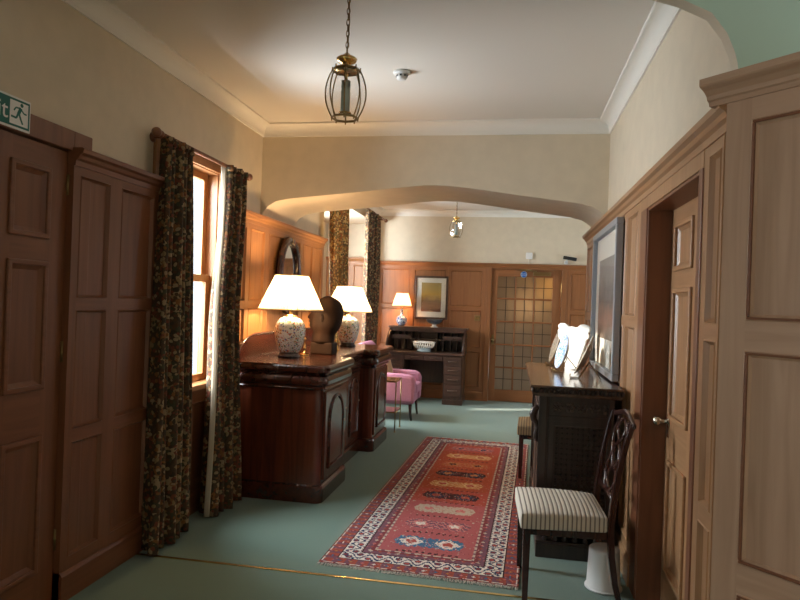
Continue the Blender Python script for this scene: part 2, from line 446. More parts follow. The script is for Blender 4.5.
def even_cols(W, n, edge=.07, stile=.085):
    w = (W - 2 * edge - (n - 1) * stile) / n
    return [(edge + i * (w + stile), edge + i * (w + stile) + w) for i in range(n)]
# left, between door and window: stands proud
panelling('trim_6', (XL, 2.742, 0), PI / 2, .80, [(.05, .285), (.385, .695)], t=.065, mats=[dim_oak, dim_oakh])
# left, under the window
panelling('trim_7', (XL, 3.575, 0), PI / 2, .90, [(.06, .40), (.48, .84)], rows=[(.20, .76)], H=.84, t=.03, cap=False, mats=[dim_oak, dim_oakh])
# left, behind the sideboard up to the bay
panelling('trim_8', (XL, 4.50, 0), PI / 2, 2.47, [(.07, .34), (.42, .72), (.82, 1.20), (1.30, 1.66), (1.76, 2.06), (2.13, 2.40)], t=.035)
# right wall, from the far end to the doorway (u runs towards the camera)
panelling('trim_9', (XR, 6.25, 0), -PI / 2, 2.60, [(.07, .42), (.50, .86), (.95, 1.33), (1.42, 1.78), (1.87, 2.10), (2.20, 2.49)], t=.03, mats=[woak, woakh])
# right wall strip between doorway and cupboard
panelling('trim_10', (XR, DY0 - .05, 0), -PI / 2, .22, [(.07, .20)], t=.03, x1=.315, mats=[woak, woakh])
# far wall
panelling('trim_11', (XL, YF, 0), 0, 1.745, [(.07, .52), (.60, 1.10), (1.18, 1.68)], mats=[foak, foakh], H=2.075, rows=[(.205, .765), (.825, 1.405), (1.465, 2.03)])
panelling('trim_12', (.82, YF, 0), 0, 1.78, [(.05, .30), (.38, .80), (.88, 1.30), (1.38, 1.72)], mats=[foak, foakh], H=2.075, rows=[(.205, .765), (.825, 1.405), (1.465, 2.03)])
# bay far reveal and under the bay window
panelling('trim_13', (BX, BY1, 0), 0, .80, [(.08, .38), (.45, .74)])
panelling('trim_14', (BX, BY0, 0), PI / 2, BY1 - BY0, even_cols(BY1 - BY0, 5), rows=[(.2, .70)], H=.76, cap=False)
# right doorway lining, head and casing
m = MB()
m.box(XR - .03, XR + .21, DY1 - .016, DY1 - .001, 0, DZ - .001, 0); m.box(XR - .03, XR + .21, DY0 + .001, DY0 + .016, 0, DZ - .001, 0)
m.box(XR - .03, XR + .21, DY0 + .016, DY1 - .016, DZ - .016, DZ - .001, 0)
m.box(XR - .036, XR, DY1 + .0005, DY1 + .15, 0, DZ, 0); m.box(XR - .036, XR, DY0 - .05, DY0 - .0005, 0, DZ, 0)
m.box(XR - .033, XR, DY0 - .05, DY1 + .15, DZ + .0005, RH, 1)
struct(m.build('trim_15', [dim_oak, woak], bevel=.003))
m = MB(); sweep_x(m, cap_profile(.03, RH), 0, DY1 + .15 - (DY0 - .05), 0)
struct(m.build('trim_16', [woakh], loc=(XR, DY1 + .15, 0), rot=(0, 0, -PI / 2)))

# ------------------------------------------------------------------ doors
def knob_mb(p, n):
    m = MB(); p = Vector(p); n = Vector(n)
    q = Vector((0, 0, 1)).rotation_difference(n).to_matrix()
    m.lathe([(.026, 0), (.026, .004), (.010, .008), (.009, .035), (.016, .042), (.024, .055), (.022, .068), (.010, .075), (.001, .076)], p, 20, M=q)
    return m
# right six-panel door, set back in its lining
dr = panel_mesh(DY1 - DY0 - .036, DZ - .02, [(.085, .395), (.51, .82)], [(.20, .74), (.97, 1.60), (1.71, 1.925)], t=.04, rec=.012, mould=.03)
d2 = struct(dr.build('door_2', [woak, woakh], loc=(XR + .13, DY1 - .018, .004), rot=(0, 0, -PI / 2), bevel=0))
m = MB()
for (u0, u1) in ((.085, .395), (.51, .82)):
    for (v0, v1) in ((.20, .74), (.97, 1.60), (1.71, 1.925)):
        for a in ((u0 - .012, u1 + .012, v0 - .012, v0 + .012), (u0 - .012, u1 + .012, v1 - .012, v1 + .012), (u0 - .012, u0 + .012, v0, v1), (u1 - .012, u1 + .012, v0, v1)):
            m.box(a[0], a[1], -.053, -.038, a[2], a[3])
m.build('panel_moulding', woakh, d2, bevel=.005)
kb = knob_mb((.05, -.04, .94), (0, -1, 0)); kb.box(.028, .072, -.043, -.04, .86, .97)
kb.build('door_knob', steel, d2)

# left six-panel door with casing
dl = panel_mesh(.796, 2.155, [(.12, .345), (.455, .67)], [(.20, .81), (1.05, 1.61), (1.74, 2.04)], t=.03, rec=.012, mould=.03)
d1 = struct(dl.build('door_1', [dim_oak, dim_oakh], loc=(XL, 1.945, .005), rot=(0, 0, PI / 2)))
m = MB()
for (u0, u1) in ((.12, .345), (.455, .67)):
    for (v0, v1) in ((.20, .81), (1.05, 1.61), (1.74, 2.04)):
        for a in ((u0 - .014, u1 + .014, v0 - .014, v0 + .010), (u0 - .014, u1 + .014, v1 - .010, v1 + .014), (u0 - .014, u0 + .010, v0, v1), (u1 - .010, u1 + .014, v0, v1)):
            m.box(a[0], a[1], -.042, -.028, a[2], a[3])
m.build('panel_moulding', dim_oakh, d1, bevel=.005)
for z in (.25, 1.15, 1.95):
    m = MB(); m.tube([(.798, -.034, z), (.798, -.034, z + .1)], .008, 8); m.build('hinge', dbrass, d1)
kb = knob_mb((.06, -.03, .98), (0, -1, 0)); kb.build('door_knob', steel, d1)
m = MB(); m.box(XL, XL + .055, 2.752, 2.885, 0, 2.265); m.box(XL, XL + .055, 1.84, 1.94, 0, 2.265); m.box(XL, XL + .055, 1.94, 2.752, 2.168, 2.265)
struct(m.build('trim_17', [dim_oak], bevel=.004))
# far glazed door
d3 = MB(); LX0, LX1 = -.325, .735; W3 = LX1 - LX0
gx0, gz0, pw, ph, bar = .095, .185, .262, .332, .026
d3.box(0, gx0, 0, .04, 0, 2.065); d3.box(gx0 + 3 * pw + 2 * bar, W3, 0, .04, 0, 2.065)
gx1 = gx0 + 3 * pw + 2 * bar; gz1 = gz0 + 5 * ph + 4 * bar
d3.box(gx0, gx1, 0, .04, 0, gz0, 1); d3.box(gx0, gx1, 0, .04, gz1, 2.065, 1)
for i in range(2): x = gx0 + (i + 1) * pw + i * bar; d3.box(x, x + bar, .004, .036, gz0, gz1)
for j in range(4): z = gz0 + (j + 1) * ph + j * bar; d3.box(gx0, gx1, .002, .034, z, z + bar, 1)
d3o = struct(d3.build('door_3', [foak, foakh], loc=(LX0, YF + .015, .006), bevel=.003))
for i in range(3):
    for j in range(5):
        x = gx0 + i * (pw + bar); z = gz0 + j * (ph + bar)
        g = MB(); g.box(x, x + pw, .016, .022, z, z + ph); po = g.build('glass_pane', frost, d3o)
        l = MB(); l.box(x + pw / 2 - .005, x + pw / 2 + .005, .011, .026, z, z + ph); l.box(x, x + pw, .011, .026, z + ph / 2 - .005, z + ph / 2 + .005)
        l.build('lead_bar', lead, po)
kb = knob_mb((.045, 0, .95), (0, -1, 0)); kb.box(.025, .065, -.004, .002, .88, 1.03); kb.build('door_handle', dbrass, d3o)
m = MB(); m.box(.63, .90, -.05, 0, 1.975, 2.03); m.bar((.68, -.06, 2.04), (.42, -.10, 2.055), .018); m.bar((.42, -.10, 2.055), (.60, -.02, 2.06), .018)
m.build('door_closer', dbrass, d3o, bevel=.004)
m = MB(); m.box(-.405, LX0 - .004, YF - .045, YF + .1, 0, 2.155, 0); m.box(LX1 + .004, .82, YF - .045, YF + .1, 0, 2.155, 0)
m.box(LX0 - .004, LX1 + .004, YF - .045, YF + .1, 2.078, 2.155, 1)
sweep_x(m, [(y + YF, z) for y, z in cap_profile(.03, 2.075)], -.405, .82, 1)
struct(m.build('trim_18', [foak, foakh], bevel=.003))

# ------------------------------------------------------------------ windows
# sash window by the door
y0, y1, z0, z1 = W1
m = MB()
m.box(XL, XL + .022, y0 - .085, y0 + .012, z0 - .02, z1 + .075); m.box(XL, XL + .022, y1 - .012, y1 + .075, z0 - .02, z1 + .075)
m.box(XL, XL + .024, y0 + .012, y1 - .012, z1 - .012, z1 + .075, 1)
m.box(XL - .12, XL - .001, y0 + .0005, y0 + .018, z0, z1 - .0005); m.box(XL - .12, XL - .001, y1 - .018, y1 - .0005, z0, z1 - .0005); m.box(XL - .12, XL - .001, y0 + .018, y1 - .018, z1 - .018, z1 - .0005, 1)
w1 = struct(m.build('window_1', [oak, oakh], bevel=.004))
m = MB(); m.box(XL - .12, XL + .07, y0 - .06, y1 + .06, z0 - .03, z0 + .006); m.build('window_sill', oakh, w1, bevel=.006)
zm = 1.62
def sash(xa, xb, za, zb, nm):
    m = MB(); s = .055
    m.box(xa, xb, y0 + .018, y0 + .018 + s, za, zb); m.box(xa, xb, y1 - .018 - s, y1 - .018, za, zb)
    m.box(xa, xb, y0 + .07, y1 - .07, za, za + .05, 1); m.box(xa, xb, y0 + .07, y1 - .07, zb - .05, zb, 1)
    o = m.build(nm, [oak, oakh], w1, bevel=.004)
    g = MB(); xm = (xa + xb) / 2; g.box(xm - .002, xm + .002, y0 + .07, y1 - .07, za + .045, zb - .045); g.build('glass_pane', winglass, o)
sash(XL - .115, XL - .08, zm - .025, z1 - .018, 'upper_sash')
sash(XL - .075, XL - .04, z0 + .006, zm + .025, 'lower_sash')
m = MB(); m.box(XL - .085, XL - .055, y0 + .36, y0 + .42, zm + .02, zm + .04); m.lathe([(.012, 0), (.012, .02)], (XL - .07, y0 + .39, zm + .035), 10); m.build('sash_latch', dbrass, w1)
# bay window
def frame_window(name, x, ya, yb, za, zb, nl, depth=.07):
    m = MB(); s = .07
    m.box(x - depth, x, ya, yb, za, za + s, 1); m.box(x - depth, x, ya, yb, zb - s, zb, 1)
    for i in range(nl + 1):
        yy = ya + (yb - ya - s) * i / nl; m.box(x - depth, x, yy, yy + s, za, zb)
    o = struct(m.build(name, [oak, oakh], bevel=.004))
    for i in range(nl):
        a = ya + (yb - ya - s) * i / nl + s; b = ya + (yb - ya - s) * (i + 1) / nl
        g = MB(); g.box(x - depth / 2 - .002, x - depth / 2 + .002, a - .01, b + .01, za + s - .01, zb - s + .01); g.build('glass_pane', winglass, o)
    return o
frame_window('window_2', BX - .06, BY0 + .25, BY1 - .92, .80, 2.58, 3)
m = MB(); m.box(BX - .06, BX + .10, BY0 + .02, BY1 - .04, .765, .80); struct(m.build('trim_19', oakh, bevel=.005))
frame_window('window_3', 2.72, 7.3, 9.3, .8, 2.4, 2)
frame_window('hall_fill_window', XL - .12, -2.1, -.45, .85, 2.35, 2)  # added window out of view, lets fill light onto the cupboard

# ------------------------------------------------------------------ curtains
def curtain(name, label, top, bot, zt, zb, folds, amp_t, amp_b, m, x_t, x_b, lin=True, group=None, mid=None, seed=0, lin_side=0):
    """top/bot: (y0,y1) ranges; x_t/x_b: (centre) distance"""
    rnd = random.Random(seed); ph = [rnd.uniform(-.5, .5) for _ in range(8)]
    nu, nv = folds * 12 + 1, 44
    c = Vector(((x_b), sum(bot) / 2, zb))
    def fn(u, v):
        z = zb + (zt - zb) * v
        s = v ** 1.0
        if mid:
            zm_, ma, mb_ = mid
            if z > zm_: k = (z - zm_) / (zt - zm_); k = k * k * (3 - 2 * k); ya, yb = ma + (top[0] - ma) * k, mb_ + (top[1] - mb_) * k
            else: k = (z - zb) / (zm_ - zb); ya, yb = bot[0] + (ma - bot[0]) * k, bot[1] + (mb_ - bot[1]) * k
        else: ya, yb = bot[0] + (top[0] - bot[0]) * s, bot[1] + (top[1] - bot[1]) * s
        amp = amp_b + (amp_t - amp_b) * s
        w = u * folds * 2 * PI + .5 * math.sin(3 * v + ph[0])
        x = x_b + (x_t - x_b) * s + amp * (math.sin(w) * .8 + .25 * math.sin(.37 * w + ph[1] * 6) + .12 * math.sin(2 * w + ph[2] * 6 + 2 * v))
        y = ya + (yb - ya) * u + .012 * math.sin(5 * v + 9 * u + ph[3]) * (1 - v)
        return (x - c.x, y - c.y, z - c.z)
    o = thing(name, label, 'curtain', c, 0, group)
    b = MB(); b.grid(fn, nu, nv); b.build('curtain_cloth', m, o, solid=.008, fix=False)
    if lin:
        l = MB()
        def fl(u, v):
            p = fn(.004, v); return (p[0] + .004 - .035 * u, p[1] - .006 - .012 * u, p[2])
        l.grid(fl, 4, nv); l.build('curtain_lining', lining, o, solid=.004, fix=False)
    h = MB()
    def fh(u, v):
        p = fn(u, .982 + .018 * v); return (p[0] + .008, p[1], p[2])
    h.grid(fh, nu, 3); h.build('header_tape', m, o, solid=.01, fix=False)
    return o
PX = -2.055
curtain('curtain', 'dark floral curtain nearest the exit door, left half of the sash window pair', (3.47, 3.79), (3.34, 3.80), 2.425, .012, 5, .045, .075, curt, PX, -2.0, seed=1, lin=False)
curtain('curtain', 'dark floral curtain hanging beside the near end of the mahogany sideboard', (4.30, 4.62), (4.03, 4.475), 2.44, .012, 5, .045, .085, curt, PX, -1.975, seed=2, mid=(1.15, 4.12, 4.46), lin_side=-.014)
curtain('curtain', 'golden-lit floral curtain on near side of the bright bay, behind the lamps', (6.90, 7.62), (7.03, 7.66), 2.76, .012, 7, .05, .05, curtlit, -2.03, -2.03, lin=False, mid=(1.25, 7.03, 7.66), seed=3)
curtain('curtain', 'narrow floral curtain at the far corner of the bright bay', (8.74, 9.52), (8.74, 9.52), 2.78, .012, 7, .045, .05, curt, -2.03, -2.03, lin=False, seed=4)
def pole(name, label, x, ya, yb, z, r=.014):
    o = thing(name, label, 'curtain pole', (x, ya, z))
    m = MB(); m.tube([(0, 0, 0), (0, yb - ya, 0)], r, 12); m.build('rod', dim_oakh, o)
    for y, s in ((0, -1), (yb - ya, 1)):
        m = MB(); q = Vector((0, 0, 1)).rotation_difference(Vector((0, s, 0))).to_matrix()
        m.lathe([(r, -.01), (r * 1.5, 0), (r * 1.5, .01), (r * .9, .018), (r * 1.8, .035), (r * 2.1, .05), (r * 1.7, .066), (.002, .078)], (0, y, 0), 16, M=q); m.build('finial', dim_oakh, o)
    for y in (.06, yb - ya - .06):
        m = MB(); m.tube([(0, y, 0), (XL - x + .004, y, 0)], .010, 8); m.lathe([(.03, 0), (.03, .012)], (0, 0, 0), 16, M=Matrix.Translation((XL - x + .002, y, 0)) @ Matrix.Rotation(PI / 2, 4, 'Y')); m.build('bracket', dim_oakh, o)
pole('curtain_pole', 'reddish wooden curtain pole with ball finials over the sash window', PX, 3.44, 4.66, 2.432)
pole('curtain_pole', 'dark curtain pole running across the mouth of the bright bay', -2.03, 6.93, 9.98, 2.79)

# ------------------------------------------------------------------ exit sign, small wall things
ex = thing('exit_sign', 'green and white running man exit sign above the left door', 'sign', (XL + .056, 1.994, 2.173), PI / 2); ex.scale = (.9, .9, .9)
m = MB(); m.box(0, .515, -.004, 0, 0, .150); m.build('backing_plate', white_s, ex)
m = MB(); m.box(.007, .508, -.0055, -.004, .010, .140); m.build('green_field', green_s, ex)
m = MB(); m.box(.385, .497, -.0065, -.0055, .020, .130); m.build('doorway_symbol', white_s, ex)
def fig(p, q, w):
    m_.bar((p[0], -.0072, p[1]), (q[0], -.0072, q[1]), w)
m_ = MB()
m_.lathe([(.0095, -.001), (.0095, .001)], (.456, -.0072, .118), 14, M=Matrix.Rotation(PI / 2, 3, 'X'))
for p, q, w in [((.450, .104), (.436, .072), .017), ((.447, .102), (.420, .100), .007), ((.420, .100), (.408, .084), .007), ((.452, .098), (.470, .083), .007), ((.470, .083), (.487, .082), .007),
                ((.440, .074), (.452, .050), .010), ((.452, .050), (.464, .030), .009), ((.434, .074), (.424, .052), .010), ((.424, .052), (.392, .054), .009)]: fig(p, q, w)
m_.xf(Matrix.Diagonal((1, .12, 1, 1)) if False else Matrix.Identity(4))
mo = m_.build('running_figure', green_s, ex); mo.scale = (1, .1, 1); mo.location.y = -.0062
lettering(ex, 'Exit', .115, .0006, (.196, -.006, .038), white_s)

fd = thing('fire_door_sign', 'round blue sign with white lettering on the glazed door', 'sign', (.165, YF + .012, 1.995))
m = MB(); m.lathe([(.05, -.003), (.05, 0.0)], (0, 0, 0), 28, M=Matrix.Rotation(PI / 2, 3, 'X')); m.build('disc', blue_s, fd)
m = MB(); m.lathe([(.048, -.0002), (.048, .0004), (.0445, .0004), (.0445, -.0002)], (0, -.0034, 0), 28, M=Matrix.Rotation(PI / 2, 3, 'X'), cap=False); m.build('rim_line', white_s, fd)
for t_, z_ in (('FIRE DOOR', .005), ('KEEP SHUT', -.017)):
    lettering(fd, t_, .018, .0003, (0, -.0042, z_), white_s, 'CENTER')

sw = thing('light_switch', 'brass light switch plate on panelling left of the glazed door', 'switch', (-.53, YF - .030, 1.29))
m = MB(); m.box(-.043, .043, -.006, 0, -.043, .043); m.build('plate', dbrass, sw, bevel=.003)
for dx in (-.016, .016):
    m = MB(); m.box(dx - .006, dx + .006, -.014, -.006, -.012, .012); m.build('rocker', gold, sw)
bx = thing('alarm_box', 'small white box on cream wall above the glazed door', 'alarm', (.235, YF, 2.235))
m = MB(); m.box(-.05, .05, -.045, 0, 0, .10); m.build('housing', ivory, bx, bevel=.008)
m = MB(); m.tube([(0, -.012, 0), (0, -.012, -.075)], .004, 6); m.build('cable', ivory, bx)
cc = thing('security_camera', 'black angled camera on a white bracket above right of the glazed door', 'camera', (.83, YF, 2.19))
m = MB(); m.box(-.1, .1, -.16, -.10, .035, .085, M=Matrix.Rotation(R(9), 4, 'Y')); m.build('housing', blackm, cc, bevel=.008)
m = MB(); m.box(-.06, -.01, -.03, 0, -.02, .03); m.tube([(-.035, -.02, .01), (-.035, -.12, .045)], .012, 8); m.build('bracket', ivory, cc)
sd = thing('smoke_detector', 'white round smoke detector on the ceiling', 'detector', (-.745, 4.02, ZC))
m = MB(); m.lathe([(.055, 0), (.055, -.012), (.048, -.02), (.0, -.02)], (0, 0, 0), 28); m.build('base', whitep, sd)
m = MB(); m.lathe([(.036, -.02), (.034, -.03), (.030, -.047), (.02, -.052), (.001, -.052)], (0, 0, 0), 24); m.build('dome', ivory, sd)
for k in range(8):
    a = 2 * PI * k / 8; m = MB(); m.box(-.006, .006, -.002, .002, -.034, -.024, M=Matrix.Translation((.0355 * math.cos(a), .0355 * math.sin(a), 0)) @ Matrix.Rotation(a + PI / 2, 4, 'Z')); m.build('vent', blackm, sd)

ts = MB(); ts.box(-2.13, .66, 3.362, 3.380, 0, .004)
tag(ts.build('threshold_strip', gold, rot=(0, 0, 0)), 'thin brass carpet joining strip across the green floor before the rug', 'strip')

# ------------------------------------------------------------------ hanging lanterns
def lantern(name, label, loc, hang, sides=8, sc=1.):
    o = thing(name, label, 'lantern', loc)          # loc: bottom of the cage
    H, rt, rb, rm = .225 * sc, .066 * sc, .062 * sc, .097 * sc
    def rad(t):
        return rb + (rm - rb) * (1 - (2 * min(t, .5) - 1) ** 2) if t < .5 else rt + (rm - rt) * (1 - (2 * t - 1) ** 2)
    off = R(12)
    for k in range(sides):
        a = 2 * PI * k / sides + off
        pts = [(rad(t / 10) * math.cos(a), rad(t / 10) * math.sin(a), H * t / 10 + .006 * sc) for t in range(11)]
        m = MB(); m.tube([(pts[0][0], pts[0][1], -.010 * sc)] + pts + [(pts[-1][0], pts[-1][1], H + .02 * sc)], .0034 * sc, 6); m.build('rib', dbrass, o)
        a2 = 2 * PI * (k + 1) / sides + off
        g = MB()
        def gf(u, v):
            r = rad(v) * .985
            p = Vector((math.cos(a), math.sin(a), 0)).lerp(Vector((math.cos(a2), math.sin(a2), 0)), u) * r
            return (p.x, p.y, H * v + .006 * sc)
        g.grid(gf, 2, 12); g.build('glass_pane', lampglass, o, fix=False)
    for nm, r, z in (('bottom_ring', rb, .004 * sc), ('top_ring', rt, H + .004 * sc)):
        m = MB(); m.tube([(r * math.cos(2 * PI * k / sides + off), r * math.sin(2 * PI * k / sides + off), z) for k in range(sides)], .006 * sc, 6, closed=True, smooth=False); m.build(nm, dbrass, o)
    m = MB(); m.lathe([(rt * .98, H), (rt * .95, H + .012 * sc), (.03 * sc, H + .022 * sc), (.018 * sc, H + .03 * sc), (.022 * sc, H + .036 * sc), (.044 * sc, H + .048 * sc), (.050 * sc, H + .060 * sc), (.044 * sc, H + .066 * sc), (.020 * sc, H + .078 * sc), (.008 * sc, H + .09 * sc), (.001, H + .092 * sc)], (0, 0, 0), 28); m.build('cap', gold, o)
    m = MB(); m.lathe([(.022 * sc, .03 * sc), (.022 * sc, .18 * sc)], (0, 0, 0), 18); m.build('candle_tube', plain('candle_tube_glass', (.36, .46, .44), .3), o)
    m = MB(); m.lathe([(.03 * sc, .024 * sc), (.03 * sc, .030 * sc)], (0, 0, 0), 18); m.build('drip_dish', gold, o)
    m = MB(); m.tube([(0, 0, .18 * sc), (0, 0, H + .02 * sc)], .006 * sc, 8); m.build('lamp_holder', gold, o)
    z = H + .088 * sc; n = max(2, int((hang - z) / (.026 * sc))); st = (hang - z) / n
    for k in range(n):
        zc = z + st * (k + .5); pts = []
        for q in range(12):
            a = 2 * PI * q / 12; p = (.0075 * sc * math.cos(a), 0, st * .66 * math.sin(a))
            pts.append((p[0], 0, zc + p[2]) if k % 2 else (0, p[0], zc + p[2]))
        m = MB(); m.tube(pts, .0021 * sc, 6, closed=True); m.build('chain_link', dbrass, o)
    m = MB(); m.tube([(0, 0, z - .01), (.006 * sc, .004, (z + hang) / 2), (0, 0, hang)], .0025 * sc, 6); m.build('flex', dbrass, o)
    m = MB(); m.lathe([(.012 * sc, hang - .03), (.045 * sc, hang - .012), (.05 * sc, hang)], (0, 0, 0), 20); m.build('ceiling_rose', gold, o)
    return o
lantern('hanging_lantern', 'large brass and glass lantern hanging nearest, before the arch', (-.815, 2.95, 2.362), ZC - 2.362, 8)
lantern('hanging_lantern', 'small distant brass and glass lantern hanging beyond the arch', (-.72, 8.0, 2.335), ZC - 2.335, 6, .85)

# ------------------------------------------------------------------ rug
def make_rug():
    Wd, Ld, c = 1.12, 3.60, .0075
    nu, nv = int(Wd / c), int(Ld / c)
    cols = dict(red=(.36, .075, .058), maroon=(.19, .045, .05), white=(.66, .60, .52), navy=(.025, .045, .10), blue=(.05, .14, .24), beige=(.46, .38, .30), orange=(.42, .18, .07),
                purple=(.17, .075, .10), pink=(.55, .18, .17), dark=(.05, .02, .022), cream=(.62, .46, .26), brick=(.33, .075, .05))
    names = list(cols); cols['rose'] = (.37, .10, .10); cols['brickred'] = (.34, .075, .042); names = list(cols); idx = {n: i for i, n in enumerate(names)}
    mats = [plain('rug_' + n, cols[n], .95, spec=.1, noise=.18, nscale=260, bump=.3, bscale=500) for n in names]
    med = [('blue', 'white', 'red'), ('purple', 'pink', 'white'), ('beige', 'beige', 'pink'), ('dark', 'navy', 'brick'), ('orange', 'cream', 'red'), ('dark', 'navy', 'orange'), ('brick', 'orange', 'dark'), ('orange', 'cream', 'brick'), ('purple', 'pink', 'navy')]
    rnd = random.Random(11)
    def col(u, v):
        if rnd.random() < .05: return rnd.choice(('maroon', 'pink', 'brick', 'beige'))
        e = min(u, Wd - u, v, Ld - v)
        along = v if min(u, Wd - u) < min(v, Ld - v) else u
        if e < .010: return 'dark' if (int(along / .03) % 2) else 'brick'
        if e < .018: return 'white' if (int(along / .02) % 4) else 'maroon'
        if e < .080:
            p = (along % .07) / .07; q = (e - .018) / .062
            d = abs(p - .5) + abs(q - .5)
            if d < .17: return ('white', 'blue', 'orange', 'pink')[int(along / .07) % 4]
            if d < .30: return 'maroon'
            return 'brick' if int(along / .035) % 2 else 'purple'
        if e < .088: return 'dark'
        if e < .192:
            per = .115; p = (along % per) / per; q = (e - .088) / .104
            w = .5 + .30 * math.sin(2 * PI * p)
            hook = abs(q - w)
            if hook < .085: return 'navy'
            d = math.hypot((p - .25) * per * 1.0, (q - .28) * .104); d2 = math.hypot((p - .75) * per, (q - .72) * .104)
            if min(d, d2) < .014: return ('red', 'maroon')[int(along / per) % 2]
            if min(d, d2) < .021: return 'navy'
            if q < .05 or q > .95: return 'navy' if int(along / .016) % 2 else 'white'
            if abs(p - .5) < .05 and abs(q - .5) > .28: return 'navy'
            return 'white'
        if e < .200: return 'dark'
        if e < .275:
            p = (along % .055) / .055; q = (e - .2) / .075
            if abs(p - .5) * .055 + abs(q - .5) * .075 < .013: return ('pink', 'beige', 'brick')[int(along / .055) % 3]
            if q > .88: return 'beige' if int(along / .02) % 3 else 'purple'
            return 'purple' if q < .55 else 'maroon'
        # field
        fu, fv = u - Wd / 2, v - .30
        n = len(med); per = (Ld - .60) / n; i = min(n - 1, max(0, int(fv / per))); dv = fv - (i + .5) * per
        a, b, cc_ = med[i]
        h = abs(fu)
        dv += .006 * (int((u + 1) / .022) % 2 * 2 - 1); lob = max(abs(h - .115) * 1.0, abs(dv) * 1.15) + .45 * (abs(h - .115) + abs(dv) * 1.15)
        body = h < .06 and abs(dv) < .075
        L_ = .155
        if lob < L_ or body:
            if rnd.random() < .10: return rnd.choice(('pink', 'beige', 'brick', b))
            if lob < .052: return cc_
            if lob < .075: return b
            if i in (0, 3, 5) and (lob > L_ - .028): return a
            if i in (0,):
                return 'white' if (abs(h - .115) + abs(dv)) % .06 < .022 else a
            if (int((h + .5) / .018) + int((dv + 1) / .018)) % 3 == 0: return b
            return a
        if (int((u) / .06) * 7 + int(v / .06) * 13) % 11 == 0 and (u % .06) < .018 and (v % .06) < .02 and h > .2: return 'beige'
        if abs(abs(dv) - per / 2) < .01 and h < .2 and int(u / .02) % 2: return 'dark'
        return 'rose' if i < 3 else ('red' if i in (3, 8) else 'brickred')
    m = MB(); z = .009
    vs = [((i / nu - .5) * Wd, j / nv * Ld, z + .0) for j in range(nv + 1) for i in range(nu + 1)]
    fs = [(j * (nu + 1) + i, j * (nu + 1) + i + 1, (j + 1) * (nu + 1) + i + 1, (j + 1) * (nu + 1) + i) for j in range(nv) for i in range(nu)]
    m.add(vs, fs)
    m.m = [idx[col((i + .5) * Wd / nu, (j + .5) * Ld / nv)] for j in range(nv) for i in range(nu)]
    o = len(m.v)
    m.box(-Wd / 2, Wd / 2, 0, Ld, .001, z - .0005, idx['maroon'])
    r = thing('runner_rug', 'long red patterned runner rug with white border on green carpet', 'rug', (-.474, 3.50, 0), R(-2.25))
    m.build('pile', mats, r, fix=False)
    for nm_y in (0, 1):
        fr = MB()
        for i in range(150):
            x = -Wd / 2 + Wd * (i + .5) / 150; d = .022 + .012 * random.random(); sgn = -1 if nm_y == 0 else 1; yb = 0 if nm_y == 0 else Ld
            fr.tube([(x, yb, .006), (x + random.uniform(-.006, .006), yb + sgn * d * .6, .005), (x + random.uniform(-.01, .01), yb + sgn * d, .0025)], .0022, 4)
        fr.build('fringe', mats[idx['white']], r)
make_rug()

